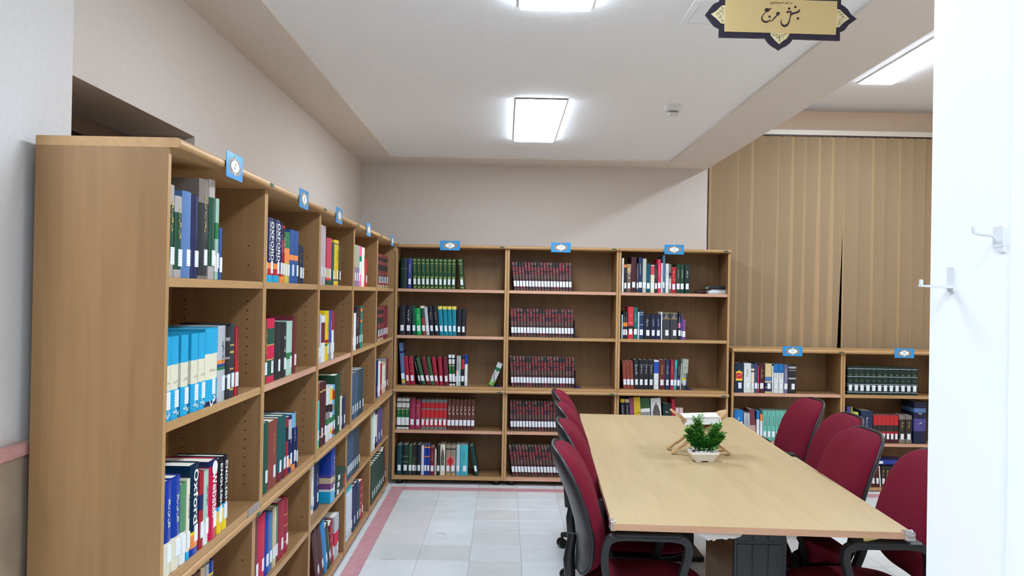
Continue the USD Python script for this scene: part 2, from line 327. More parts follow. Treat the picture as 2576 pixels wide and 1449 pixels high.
# ------------------------------------------------------------------ bookcases
DEP = 0.338
def nose(w, z0, z1, d, over):
    """board with a rounded front edge that overhangs"""
    h = z1 - z0; r = h * 0.42
    p = [(d, z0), (d, z1)] + [(-over + r - r * math.sin(a), z1 - r + r * math.cos(a)) for a in np.linspace(0, math.pi / 2, 5)] + [(-over + r - r * math.cos(a), z0 + r - r * math.sin(a)) for a in np.linspace(0, math.pi / 2, 5)]
    m = prism(p, 0, w)                                    # (v, z, u)
    return turn(m, ((0, 1, 0), (0, 0, 1), (1, 0, 0)))
def pinholes(xs, zs, y, sgn):
    out = []
    for x in xs:
        for z in zs:
            out.append(turn(move(trimesh.creation.cylinder(0.0028, 0.0006, sections=8), (0, 0, 0)), ((0, 1, 0), (0, 0, 1), (1, 0, 0))))
            out[-1].apply_translation((y, x, z))
    return out
def carcass(t, W, z0, z1, shelves, ax, dv, pink):
    """open box: two sides, back, base, loose shelves. local: x along, y depth, z up"""
    H, E = "wood_along_%s" % ax, "edge_along_%s" % ax
    for x in (0.001, W - 0.019):
        s = obj("side_panel", cbox(x, x + 0.018, 0.001 + dv, DEP, z0, z1, 0.0008), "wood_upright", t)
        obj("edge_band", box(x + 0.0006, x + 0.0174, -0.0006 + dv, 0.0012 + dv, z0 + 0.001, z1 - 0.001), "edge_upright", s)
    obj("back_panel", box(0.019, W - 0.019, DEP - 0.012, DEP - 0.004, z0, z1), "wood_upright", t)
    for k, (a, b) in enumerate(shelves):
        s = obj("shelf", cbox(0.0195, W - 0.0195, 0.004 + dv, DEP - 0.012, a, b, 0.0012), H, t)
        pk = ("pink_edge_along_%s" % ax) if (k in pink) else E
        obj("edge_band", box(0.0205, W - 0.0205, 0.0024 + dv, 0.0044 + dv, a + 0.0008, b - 0.0008), pk, s)
def plate(t, x, y, z):
    b = obj("maker_plate", cbox(x - 0.019, x + 0.019, y - 0.0016, y + 0.0005, z - 0.0048, z + 0.0048, 0.0006), "plate_green", t)
    obj("mark", front(prism([(-0.015, -0.0022), (0.013, -0.0024), (0.0145, 0.0016), (0.004, 0.0024), (-0.012, 0.002)], 0, 0.0004)).apply_translation((x, y - 0.0016, z)), "plate_dark", b)
def tall_case(label, loc, rz, W, ax, dv, pink, pinkl, peeled=False):
    t = thing("bookcase", label, "bookcase", loc, (0, 0, rz), group="tall open bookcases")
    H, E = "wood_along_%s" % ax, "edge_along_%s" % ax
    carcass(t, W, 0.766, 1.903, [(0.766, 0.790), (1.172, 1.197), (1.547, 1.572)], ax, 0.0, pink)
    tb = obj("top_board", move(nose(W - 0.003, 1.903, 1.928, DEP, 0.030), (0.0015, 0, 0)), E, t, smooth=35)
    carcass(t, W, 0.0376, 0.741, [(0.0376, 0.0695), (0.411, 0.436)], ax, dv, pinkl)
    obj("middle_board", move(nose(W - 0.003, 0.741, 0.7655, DEP, 0.028 - dv), (0.0015, 0, 0)), E, t, smooth=35)
    plate(t, W - 0.045, -0.031, 1.916); plate(t, W - 0.045, -0.029 + dv, 0.753)
    for x in (0.06, W - 0.06):
        for y in (0.05 + dv, DEP - 0.05):
            obj("foot", move(lathe([(0, 0.0376), (0.026, 0.0376), (0.024, 0.012), (0.030, 0.008), (0.030, 0), (0, 0)], 16), (x, y, 0)), "foot_plastic", t, smooth=40)
    obj("pin_holes", pinholes((0.055, DEP - 0.06), [0.85 + 0.032 * k for k in range(10)] + [1.245 + 0.032 * k for k in range(9)] + [1.63, 1.70] + [0.14, 0.22, 0.5, 0.58], W - 0.0192, 1), "foot_plastic", t, kind="stuff")
    if peeled:
        obj("peeled_edge", cbox(W - 0.15, W - 0.02, -0.0012, 0.004, 0.766, 0.790, 0.0005), "chipboard_grey", t)
    return t
WL, XFL = 0.910, -0.862
names_l = ("nearest tall bookcase of the left row, its wooden end panel showing", "second tall bookcase from the camera in the left row", "third tall bookcase from the camera in the left row", "fourth tall bookcase from the camera in the left row", "farthest tall bookcase of the left row, in the room corner")
for k in range(5):
    tall_case(names_l[k], (XFL, 2.215 + WL * k, 0), 90, WL, "y", 0.023, {1: (1,), 2: (1,)}.get(k, ()), (), peeled=(k == 0))
XB, YF, WB = -0.884, 6.99, 0.90
for k, (n, pk, pl) in enumerate((("tall bookcase at the left end of the back wall", (1, 2), (1,)), ("tall bookcase in the middle of the back wall", (2,), (0, 1)), ("tall bookcase at the right end of the back wall", (2,), (0, 1)))):
    tall_case(n, (XB + WB * k, YF, 0), 0, WB, "x", 0.0, pk, pl)
for k, n in enumerate(("low bookcase under the blind, beside the tall right back bookcase", "low bookcase under the blind, partly behind the white wall end")):
    t = thing("low_bookcase", n, "bookcase", (1.84 + 0.90 * k, YF, 0), group="low bookcases under the blind")
    carcass(t, 0.90, 0.006, 1.108, [(0.006, 0.030), (0.363, 0.388), (0.752, 0.778)], "x", 0.0, (1, 2) if k == 0 else (1,))
    obj("top_board", move(nose(0.899, 1.108, 1.136, DEP, 0.030), (0.0005, 0, 0)), "edge_along_x", t, smooth=35)
    plate(t, 0.87, -0.031, 1.122)
    obj("plinth", box(0.02, 0.88, 0.03, 0.045, 0, 0.006), "foot_plastic", t)

# blue shelf signs
hexp = [(-0.058, 0.0), (-0.050, 0.020), (-0.030, 0.0225), (-0.012, 0.024), (0, 0.036), (0.012, 0.024), (0.030, 0.0225), (0.050, 0.020), (0.058, 0.0)]
hexp = hexp + [(x, -y) for x, y in hexp[-2:0:-1]]
oval = [((0.040 + 0.0022 * math.cos(12 * a)) * math.cos(a), (0.0175 + 0.0014 * math.cos(12 * a)) * math.sin(a)) for a in np.linspace(0, 2 * math.pi, 49)[:-1]]
oval = unary_union([sg.Polygon(oval), sg.Polygon([(-0.006, 0.015), (0, 0.026), (0.006, 0.015)]), sg.Polygon([(-0.006, -0.015), (0, -0.029), (0.006, -0.015)])])
letter = unary_union([ribbon(curve([(-0.006, 0.0045), (-0.003, 0.0075), (0.005, 0.0075), (0.0005, 0.003), (0.003, -0.001), (0.001, -0.006), (-0.004, -0.0085), (-0.0095, -0.006), (-0.0105, -0.001)]), 0.0016), ribbon([(0.0105, 0.006), (0.0085, 0.0035), (0.0065, 0.002)], [0.001, 0.002, 0.0012])])
def shelf_sign(label, loc, rz):
    t = thing("shelf_sign", label, "sign", loc, (0, 0, rz), group="blue shelf signs with a letter in a white oval")
    obj("card", front(cbox(-0.078, 0.078, -0.0385, 0.0385, 0, 0.002, 0.0005)), "sign_blue", t)
    obj("border_ornament", move(front(prism(hexp, 0, 0.0006)), (0, -0.002, 0)), "sign_grey", t)
    obj("dark_ground", move(front(prism([(-0.05, 0), (-0.036, 0.0165), (0.036, 0.0165), (0.05, 0), (0.036, -0.0165), (-0.036, -0.0165)], 0, 0.0004)), (0, -0.0026, 0)), "sign_dark", t)
    o = obj("oval", move(front(prism(oval, 0, 0.0005)), (0, -0.003, 0)), "sign_white", t)
    obj("letter", move(front(prism(letter, 0, 0.0004)), (0, -0.0035, 0)), "ink_black", o)
for y, n in ((2.643, "nearest"), (3.555, "second"), (4.31, "third"), (5.24, "fourth"), (6.345, "farthest")):
    shelf_sign("blue shelf sign on the top edge of the %s left bookcase" % n, (-0.829, y, 1.916), 90)
for x, z, n in ((-0.446, 1.922, "left back"), (0.443, 1.922, "middle back"), (1.352, 1.922, "right back"), (2.318, 1.123, "left low"), (3.218, 1.123, "right low")):
    shelf_sign("blue shelf sign on the top edge of the %s bookcase" % n, (x, 6.957, z), 0)
# ------------------------------------------------------------------ table
TZ, TT = 0.745, 0.024
def table(label, near, far, ped, tape, x_off=0.0):
    """near, far: (left, right) corner points of the top"""
    P = [np.array(q, float) for q in (near[0], near[1], far[1], far[0])]
    o = sum(P) / 4
    t = thing("reading_table", label, "table", (o[0], o[1], 0))
    Q = [p - o for p in P]
    poly = sg.Polygon(Q).buffer(-0.004).buffer(0.004, 3)
    obj("tabletop", prism(poly, TZ - TT, TZ), "table_wood", t)
    e = []
    for a, b in zip(Q, Q[1:] + Q[:1]):
        d = (b - a) / np.linalg.norm(b - a); n = np.array([d[1], -d[0]])
        a2, b2 = a + d * 0.006, b - d * 0.006
        e.append(prism([a2, b2, b2 + n * 0.0012, a2 + n * 0.0012], TZ - TT + 0.0005, TZ - 0.0008))
    obj("edge_band", e, "table_edge", t)
    (x0, x1), (y0, y1) = ped
    x0, x1, y0, y1 = x0 - o[0], x1 - o[0], y0 - o[1], y1 - o[1]
    for a, b in ((x0, x0 + 0.018), (x1 - 0.018, x1)):
        obj("pedestal_panel", cbox(a, b, y0 + 0.012, y1, 0.03, TZ - TT, 0.001), "wood_upright", t)
    obj("pedestal_back", cbox(x0 + 0.018, x1 - 0.018, y1 - 0.018, y1, 0.03, TZ - TT, 0.001), "wood_upright", t)
    obj("foot_bar", cbox(x0 - 0.06, x1 + 0.06, y0 - 0.02, y1 + 0.02, 0, 0.03, 0.004), "black_plastic", t)
    c = obj("leg_cover", cbox(x0, x1, y0 - 0.006, y0 + 0.012, 0.03, TZ - TT - 0.004, 0.003), "shell_plastic", t)
    gx = (x1 - x0)
    for k in range(3):
        for z0, z1 in ((0.05, 0.34), (0.35, 0.612), (0.622, 0.70)):
            a = x0 + 0.012 + k * (gx - 0.024) / 3; b = a + (gx - 0.024) / 3 - 0.004
            obj("cover_panel", cbox(a, b, y0 - 0.009, y0 - 0.005, z0, z1, 0.0015), "shell_plastic", c)
    if tape:
        rg = random.Random(3)
        def crumple(cx, cy, sx, sy):
            m = trimesh.creation.box((sx, sy, TT + 0.006)).subdivide().subdivide().subdivide()
            v = m.vertices.copy(); v += 0.0035 * (meshkit.noise(v * 120 + 7, 2)[:, None] - 0.5) * np.sign(v)
            m.vertices = v; m.apply_translation((cx, cy, TZ - TT / 2)); return m
        a, b = Q[0], Q[1]
        obj("tape", crumple(b[0] - 0.012, b[1] + 0.010, 0.036, 0.030), "silver_tape", t, label="crumpled silver tape on the right near corner")
        obj("tape", crumple(a[0] + 0.004, a[1] + 0.035, 0.016, 0.060), "silver_tape", t, label="crumpled silver tape on the left near corner")
        yf = (Q[0] + Q[1])[1] / 2 + 0.02
        def rag(pts, nm):
            obj("torn_lining", move(front(prism(pts, -0.002, 0.002)), (0, yf, TZ - TT)), "torn_paper", t, label=nm)
        rg = random.Random(8)
        lo = [(0.665, 0), (0.69, -0.006), (0.70, -0.012), (0.715, -0.018), (0.725, -0.028), (0.74, -0.024), (0.745, -0.03), (0.757, -0.022), (0.775, -0.020), (0.79, -0.024), (0.80, -0.018), (0.815, -0.020), (0.84, -0.012), (0.85, 0)]
        rag([(x - o[0], z) for x, z in lo], "torn pale lining hanging left of the leg")
        lo = [(1.00, 0), (1.005, -0.03), (1.015, -0.05), (1.022, -0.066), (1.03, -0.058), (1.042, -0.052), (1.045, -0.03), (1.035, -0.012), (1.05, 0)]
        rag([(x - o[0], z) for x, z in lo], "torn pale lining hanging right of the leg")
        obj("paper_tag", move(front(prism([(1.262 - o[0], 0.004), (1.315 - o[0], 0.004), (1.317 - o[0], -0.006), (1.29 - o[0], -0.012), (1.264 - o[0], -0.018)], 0, 0.001)), (0, yf - 0.022, TZ - TT)), "yellow_note", t)
    return t
table("pale beech table nearest the camera, silver tape on its near corners", ((0.391, 3.05), (1.425, 2.992)), ((0.455, 4.452), (1.488, 4.392)), ((0.885, 1.088), (3.30, 3.74)), True)
table("pale beech table joined behind the nearest one, toward the bookcases", ((0.4535, 4.4535), (1.468, 4.3935)), ((0.519, 5.855), (1.541, 5.80)), ((0.93, 1.13), (5.08, 5.52)), False)

# ------------------------------------------------------------------ chairs
def superdisc(n, rings, ex):
    """rings of a superellipse: (x, y, k) with k = 0 at the centre, 1 at the rim"""
    th = np.arange(n) * 2 * np.pi / n
    c, s = np.cos(th), np.sin(th)
    X, Y = np.sign(c) * np.abs(c) ** (2 / ex), np.sign(s) * np.abs(s) ** (2 / ex)
    ks = np.sin(np.linspace(0, 1, rings + 1)[1:] * np.pi / 2)
    return X, Y, ks
def cushion(n, rings, ex, half_w, half_h, thick, back, mapper):
    """closed pad; mapper(t, s, depth) -> xyz"""
    X, Y, ks = superdisc(n, rings, ex)
    v, f = [], []
    for side in (0, 1):
        base = len(v)
        v.append((0, 0, thick if side == 0 else -back))
        for k in ks:
            dz = (thick * (1 - k ** 3.2) ** 0.5) if side == 0 else -back * (1 - k ** 4) ** 0.5
            v += [(x * k, y * k, dz) for x, y in zip(X, Y)]
        for i in range(n):
            j = (i + 1) % n
            q = (base, base + 1 + i, base + 1 + j); f.append(q if side == 0 else q[::-1])
            for r in range(len(ks) - 1):
                a, b = base + 1 + r * n + i, base + 1 + r * n + j
                c, d = a + n, b + n
                for q in ((a, c, d), (a, d, b)): f.append(q if side == 0 else q[::-1])
    v = np.array(v)
    m = trimesh.Trimesh(mapper(v[:, 0] * half_w, v[:, 1] * half_h, v[:, 2]), np.array(f), process=False)
    m.merge_vertices(); m.fix_normals(); return m
SP = np.array([(0.0, -0.225, 0.50), (0.15, -0.208, 0.57), (0.35, -0.212, 0.67), (0.6, -0.247, 0.785), (0.8, -0.287, 0.875), (1.0, -0.332, 0.965)])
def back_map(off):
    def f(t, s, d):
        q = np.clip((s + 1) / 2, 0, 1)
        u = np.interp(q, SP[:, 0], SP[:, 1]); z = np.interp(q, SP[:, 0], SP[:, 2])
        du = np.gradient(SP[:, 1], SP[:, 0]); dz = np.gradient(SP[:, 2], SP[:, 0])
        a, b = np.interp(q, SP[:, 0], du), np.interp(q, SP[:, 0], dz); l = np.hypot(a, b)
        taper = 1.0 - 0.10 * np.clip(q - 0.45, 0, 1)
        dd = d + off + 0.55 * t * t
        return np.stack([u + dd * b / l, t * taper, z - dd * a / l], 1)
    return f
def make_chair(label, loc, rz):
    t = thing("office_chair", label, "chair", loc, (0, 0, rz), group="maroon office chairs at the reading table")
    sh = obj("back_shell", cushion(48, 7, 3.5, 0.236, 1.0, 0.018, 0.022, back_map(-0.006)), "shell_plastic", t, smooth=50)
    rim = []
    X, Y, _ = superdisc(48, 3, 3.5)
    pts = back_map(-0.002)(X * 0.236, Y * 0.995, np.zeros(48))
    obj("shell_rim", tube(pts, 0.008, 8, closed=True), "black_plastic", sh, smooth=60)
    obj("backrest", cushion(48, 8, 3.5, 0.232, 0.975, 0.072, 0.004, back_map(0.004)), "maroon_fabric", t, smooth=50)
    obj("seat", cushion(40, 7, 3.2, 0.235, 0.235, 0.042, 0.03, lambda a, b, d: np.stack([b + 0.03, a, 0.445 + d - 0.012 * (np.clip(b, 0, 1) / 0.235) ** 2], 1)), "maroon_fabric", t, smooth=50)
    obj("seat_pan", cushion(32, 4, 3.2, 0.222, 0.222, 0.004, 0.028, lambda a, b, d: np.stack([b + 0.03, a, 0.418 + d], 1)), "black_plastic", t, smooth=50)
    obj("back_bracket", tube([(-0.05, 0, 0.395), (-0.18, 0, 0.39), (-0.255, 0, 0.43), (-0.262, 0, 0.52), (-0.25, 0, 0.62)], [0.02, 0.022, 0.024, 0.022, 0.016], 10), "black_plastic", t, smooth=50)
    for s in (-1, 1):
        y = s * 0.268
        c = curve([(-0.10, 0.44), (-0.135, 0.54), (-0.14, 0.64), (-0.105, 0.685), (0.02, 0.69), (0.125, 0.685), (0.155, 0.65), (0.135, 0.56), (0.10, 0.44)], 5)
        out = ribbon(c, 0.026)
        r = turn(prism(out, -0.019, 0.019), ((1, 0, 0), (0, 0, 1), (0, -1, 0)))
        a = obj("armrest", move(r, (0, y, 0)), "black_plastic", t)
        obj("arm_bracket", cbox(-0.11, 0.11, min(y, y - s * 0.09), max(y, y - s * 0.09), 0.405, 0.428, 0.004), "black_plastic", a)
        obj("arm_pad", cbox(-0.11, 0.13, y - 0.026, y + 0.026, 0.688, 0.706, 0.006), "black_plastic", a)
    obj("gas_column", lathe([(0, 0.39), (0.03, 0.39), (0.03, 0.30), (0.024, 0.30), (0.024, 0.11), (0, 0.11)], 16), "black_plastic", t, smooth=40)
    st = obj("star_base", lathe([(0, 0.125), (0.04, 0.12), (0.045, 0.07), (0, 0.065)], 16), "black_plastic", t, smooth=40)
    for k in range(5):
        a = 0.3 + k * 2 * math.pi / 5; ca, sa = math.cos(a), math.sin(a)
        L = []
        for r, hw, z0, z1 in ((0.03, 0.024, 0.075, 0.115), (0.28, 0.015, 0.066, 0.088)):
            for sg_ in (-1, 1):
                for z in (z0, z1): L.append((r * ca - sg_ * hw * sa, r * sa + sg_ * hw * ca, z))
        obj("base_arm", hull(L), "black_plastic", st)
        wl_ = []
        for sg_ in (-1, 1):
            c = trimesh.creation.cylinder(0.027, 0.018, sections=16); c = turn(c, ((1, 0, 0), (0, 0, 1), (0, -1, 0)))
            c.apply_translation((0, sg_ * 0.016, 0.027)); c.apply_transform(trimesh.transformations.rotation_matrix(a + 0.7, (0, 0, 1))); c.apply_translation((0.275 * ca, 0.275 * sa, 0)); wl_.append(c)
        wl_.append(move(trimesh.creation.cylinder(0.007, 0.03, sections=8), (0.275 * ca, 0.275 * sa, 0.057)))
        obj("caster", wl_, "black_plastic", st, smooth=40)
    return t
CH = [("left", "nearest the camera", 0.528, 3.36, -3), ("left", "second from the camera", 0.583, 3.985, -3), ("left", "third from the camera", 0.614, 4.62, -2), ("left", "farthest from the camera", 0.632, 5.22, -3),
      ("right", "farthest from the camera", 1.485, 5.00, 180), ("right", "third from the camera", 1.44, 4.36, 179), ("right", "second from the camera", 1.318, 3.86, 181), ("right", "cut by the white wall end", 1.36, 3.30, 180)]
first = None
for side, n, x, y, rz in CH:
    lb = "maroon office chair on the table's %s side, %s" % (side, n)
    if first is None: first = make_chair(lb, (x, y, 0), rz)
    else: copy_of(first, "office_chair", lb, (x, y, 0), (0, 0, rz), "maroon office chairs at the reading table")

# ------------------------------------------------------------------ plant, book stand, book
t = thing("potted_plant", "small green artificial plant in a white rectangular pot on the table", "plant", (0.982, 4.235, TZ), (0, 0, 3))
def rrect(a, b, r): return sg.box(-a + r, -b + r, a - r, b - r).buffer(r, 4)
def loft(secs, cap0=True, cap1=True):
    """stack of same-length outlines [(poly ring pts, z)]"""
    n = len(secs[0][0]); v = np.vstack([np.column_stack([p, np.full(n, z)]) for p, z in secs]); f = []
    for k in range(len(secs) - 1):
        for i in range(n):
            j = (i + 1) % n; a, b, c, d = k * n + i, k * n + j, k * n + n + i, k * n + n + j
            f += [(a, b, d), (a, d, c)]
    v = list(v)
    if cap0:
        v.append(np.append(np.mean(secs[0][0], 0), secs[0][1])); f += [(len(v) - 1, (i + 1) % n, i) for i in range(n)]
    if cap1:
        v.append(np.append(np.mean(secs[-1][0], 0), secs[-1][1])); o = (len(secs) - 1) * n; f += [(len(v) - 1, o + i, o + (i + 1) % n) for i in range(n)]
    m = trimesh.Trimesh(np.array(v), np.array(f), process=False); m.fix_normals(); return m
def ring(a, b, r, n=40):
    q = rrect(a, b, r).exterior; return np.array([q.interpolate(k / n, normalized=True).coords[0] for k in range(n)])
pot = loft([(ring(0.048, 0.030, 0.008), 0.006), (ring(0.054, 0.035, 0.010), 0.016), (ring(0.066, 0.044, 0.012), 0.036), (ring(0.069, 0.047, 0.012), 0.039), (ring(0.069, 0.047, 0.012), 0.050), (ring(0.064, 0.042, 0.010), 0.050), (ring(0.062, 0.040, 0.010), 0.043)])
P_ = obj("pot", pot, "pot_white", t, smooth=35)
for sx in (-1, 1): obj("pot_foot", cbox(sx * 0.030 - 0.014, sx * 0.030 + 0.014, -0.028, 0.028, 0, 0.0075, 0.002), "pot_white", P_)
rng = random.Random(12)
for nm, mt, cnt in (("pebbles", "pebble_white", 42), ("dark_pebbles", "pebble_dark", 24)):
    pb = []
    for k in range(cnt):
        s = trimesh.creation.icosphere(1, 0.0058); s.apply_scale((rng.uniform(0.7, 1.3), rng.uniform(0.7, 1.2), rng.uniform(0.5, 0.9)))
        s.apply_translation((rng.uniform(-0.055, 0.055), rng.uniform(-0.034, 0.034), 0.048 + rng.uniform(-0.002, 0.005))); pb.append(s)
    obj(nm, pb, mt, P_, smooth=60, kind="stuff")
lobes = [(-0.046, 0.0, 0.052, 0.070), (-0.050, 0.004, 0.050, 0.105), (-0.044, 0.0, 0.042, 0.140), (-0.032, 0.0, 0.026, 0.192), (-0.034, 0.004, 0.034, 0.168), (0.060, 0.0, 0.052, 0.085), (0.060, 0.004, 0.050, 0.115), (0.052, 0.0, 0.036, 0.150), (0.066, 0.0, 0.032, 0.138), (0.004, -0.014, 0.060, 0.072), (0.004, 0.014, 0.05, 0.082), (0.084, -0.004, 0.028, 0.090), (-0.074, 0.0, 0.024, 0.112)]
leaves = [([], []), ([], []), ([], [])]; stems = []
def leaf(base, d, L, w, tone):
    lv, lf = leaves[tone]
    d = np.array(d) / np.linalg.norm(d); side = np.cross(d, (0, 0, 1)); side /= np.linalg.norm(side) + 1e-9
    up = np.cross(side, d); k = len(lv)
    lv.extend([base, base + d * L * 0.45 + side * w + up * L * 0.05, base + d * L + up * -L * 0.10, base + d * L * 0.45 - side * w + up * L * 0.05, base + d * L * 0.5 - up * w * 0.5])
    lf.extend([(k, k + 1, k + 4), (k + 4, k + 1, k + 2), (k, k + 4, k + 3), (k + 4, k + 2, k + 3)])
for cx, cyy, r, hgt in lobes:
    for q in range(8):
        a = rng.uniform(0, 2 * math.pi); tip = np.array([cx + r * rng.uniform(0.2, 0.95) * math.cos(a), cyy + 0.62 * r * rng.uniform(0.2, 0.95) * math.sin(a), 0.05 + hgt * rng.uniform(0.6, 1.0)])
        b0 = np.array([cx * 0.45, cyy * 0.5, 0.048]); mid = (b0 + tip) / 2 + np.array([0, 0, 0.012])
        path = [b0 * (1 - s) ** 2 + 2 * mid * s * (1 - s) + tip * s * s for s in np.linspace(0, 1, 7)]
        stems.append(tube(path, np.linspace(0.0016, 0.0007, 7), 5))
        for s in np.linspace(0.28, 1.0, 12):
            p = b0 * (1 - s) ** 2 + 2 * mid * s * (1 - s) + tip * s * s
            for j in range(4):
                an = rng.uniform(0, 2 * math.pi); dv = np.array([math.cos(an), math.sin(an), rng.uniform(-0.15, 0.9)])
                leaf(p + 0.001 * dv, dv, rng.uniform(0.013, 0.024), rng.uniform(0.003, 0.0052), rng.choice((0, 1, 1, 2) if s > 0.6 else (0, 0, 1, 1)))
for k in range(18):
    a = rng.uniform(math.pi * 0.95, math.pi * 2.05); p = np.array([rng.uniform(-0.06, 0.06), -0.012 + rng.uniform(-0.01, 0.01), 0.055 + rng.uniform(0, 0.015)])
    leaf(p, np.array([math.cos(a), 0.7 * math.sin(a), rng.uniform(0.1, 0.5)]), rng.uniform(0.03, 0.045), rng.uniform(0.006, 0.009), rng.choice((0, 1)))
for k, nm in enumerate(("deep green leaves", "mid green leaves", "yellow-green young leaves")):
    obj("foliage", (np.array(leaves[k][0]), np.array(leaves[k][1])), "leaf_%d" % k, t, kind="stuff", label=nm)
obj("stems", stems, "stem_green", t, kind="stuff")
# wooden folding stand: two crossing boards with cut legs
t = thing("book_stand", "carved wooden folding book stand behind the green plant", "book stand", (1.010, 4.47, TZ), (0, 0, 0))
HZ, HX = 0.107, 0.147
Lb = math.hypot(2 * HX, 2 * HZ + 0.002)
def stand_board(fl, yo):
    """outline in (along, y): one solid head above the hinge, two scalloped legs below"""
    y0, y1 = -0.085, 0.085
    head = [(Lb * 0.5, y0 + 0.02), (Lb * 0.72, y0 + 0.008), (Lb * 0.88, y0 + 0.004), (Lb * 0.93, y0 + 0.022), (Lb * 0.96, -0.03), (Lb * 0.985, -0.012), (Lb, 0.0), (Lb * 0.985, 0.012), (Lb * 0.96, 0.03), (Lb * 0.93, y1 - 0.022), (Lb * 0.88, y1 - 0.004), (Lb * 0.72, y1 - 0.008), (Lb * 0.5, y1 - 0.02)]
    H = sg.Polygon(head).difference(sg.Polygon([(Lb * 0.80, -0.004), (Lb * 0.86, -0.012), (Lb * 0.9, 0), (Lb * 0.86, 0.012), (Lb * 0.80, 0.004)]))
    legs = []
    for s in (-1, 1):
        c = s * 0.060
        xs_ = np.linspace(0, Lb * 0.5, 15)
        up = [(x, c + 0.014 + 0.005 * math.sin(x * 90)) for x in xs_]; dn = [(x, c - 0.014 - 0.005 * math.sin(x * 90 + 1)) for x in xs_]
        legs.append(sg.Polygon(up + dn[::-1]))
    legs.append(sg.box(Lb * 0.42, y0 + 0.02, Lb * 0.56, y1 - 0.02))
    m = prism(unary_union([H] + legs).buffer(0), -0.006, 0.006)
    a = math.atan2(2 * HZ, 2 * HX)
    m = turn(m, ((math.cos(a) * fl, 0, math.sin(a)), (0, 1, 0), (-math.sin(a) * fl, 0, math.cos(a))))
    return move(m, (-HX * fl, yo, 0.006))
obj("board", stand_board(1, 0.0), "stand_wood", t); obj("board", stand_board(-1, 0.0), "stand_wood", t)
obj("hinge_pin", move(turn(trimesh.creation.cylinder(0.004, 0.14, sections=10), ((1, 0, 0), (0, 0, 1), (0, -1, 0))), (0, 0, HZ + 0.006)), "stand_wood", t)
t = thing("closed_book", "closed white book lying on the wooden stand behind the plant", "book", (1.012, 4.45, TZ + 0.158), (2, -3, -4))
a, b, h_ = 0.088, 0.066, 0.038
arc = [(a + 0.008 * math.sin(q), h_ / 2 - (h_ / 2) * math.cos(q)) for q in np.linspace(0, math.pi, 9)]
cov = sg.Polygon([(-a, 0), (a, 0)] + arc[1:-1] + [(a, h_), (-a, h_), (-a, h_ - 0.003), (a - 0.003, h_ - 0.003), (a + 0.002, h_ / 2), (a - 0.003, 0.003), (-a, 0.003)])
obj("cover", turn(move(prism(cov, 0, 2 * b), (0, 0, -b)), ((1, 0, 0), (0, 0, 1), (0, -1, 0))), "cover_white", t)
obj("pages", box(-a + 0.004, a - 0.002, -b + 0.003, b - 0.003, 0.003, h_ - 0.003), "page_white", t)
orn = unary_union([ribbon(curve([(-0.02, -0.01), (0.0, 0.012), (0.02, 0.005), (0.01, -0.01), (-0.01, 0.0), (0.005, 0.006)]), 0.002), ribbon(curve([(0.025, 0.01), (0.03, -0.004), (0.018, -0.012)]), 0.0016)])
obj("cover_ornament", move(prism(orn, 0, 0.0005), (0, 0, h_)), "sign_grey", t)

# ------------------------------------------------------------------ hanging sign (traced pen strokes, millimetre units of the board)
K = 0.000208
def sp(x, y): return ((x - 1275) * K, (248 - y) * K)
def spl(p): return [sp(*q) for q in p]
outer = [(378, -78), (378, 50), (300, 85), (255, 140), (180, 243), (250, 330), (305, 395), (378, 438), (378, 565), (1052, 565), (1090, 620), (1140, 665), (1210, 705), (1252, 733), (1300, 700), (1370, 665), (1420, 620), (1455, 568), (2133, 578), (2133, 458), (2200, 425), (2260, 345), (2372, 260), (2290, 200), (2240, 125), (2195, 85), (2140, 55), (2140, -78), (1455, -78), (1420, -130), (1370, -170), (1252, -240), (1140, -172), (1090, -125), (1052, -78)]
inner = [(468, 10), (466, 103), (420, 108), (390, 135), (335, 190), (262, 236), (330, 290), (370, 325), (405, 365), (460, 372), (460, 484), (1126, 486), (1130, 525), (1160, 560), (1200, 605), (1255, 650), (1310, 600), (1360, 565), (1385, 530), (1402, 492), (2068, 498), (2072, 390), (2120, 385), (2150, 350), (2205, 300), (2262, 262), (2200, 205), (2150, 160), (2120, 132), (2082, 125), (2082, 14), (1402, 6), (1380, -40), (1255, -160), (1140, -40), (1126, 4)]
pane = [(466, 10), (460, 484), (2068, 498), (2082, 14)]
t = thing("hanging_sign", "navy-edged cream hanging sign with brown calligraphy", "sign", (0.813, 2.6, 2.391))
obj("board", front(prism(spl(outer), 0, 0.008)), "board_navy", t)
f1 = obj("ornament_field", move(front(prism(spl(inner), 0, 0.0015)), (0, -0.008, 0)), "board_pale", t)
f2 = obj("panel", move(front(prism(spl(pane), 0, 0.0012)), (0, -0.0092, 0)), "board_cream", t)
def pen(pts, w): return ribbon(curve(spl(pts)), np.interp(np.linspace(0, 1, (len(pts) - 1) * 6 + 1), np.linspace(0, 1, len(w)), np.array(w) * K))
D = lambda x, y, r: diamond(*sp(x, y), r * K)
word1 = [pen([(1542, 142), (1520, 178), (1480, 195), (1440, 206), (1412, 222)], [8, 30, 24, 30, 26]), pen([(1412, 215), (1404, 260), (1392, 310), (1370, 360), (1330, 388), (1292, 375), (1272, 335), (1284, 292)], [20, 14, 18, 26, 34, 28, 14, 5]),
         D(1477, 112, 22), D(1515, 276, 22), D(1386, 136, 22), D(1367, 186, 22), D(1406, 184, 22)]
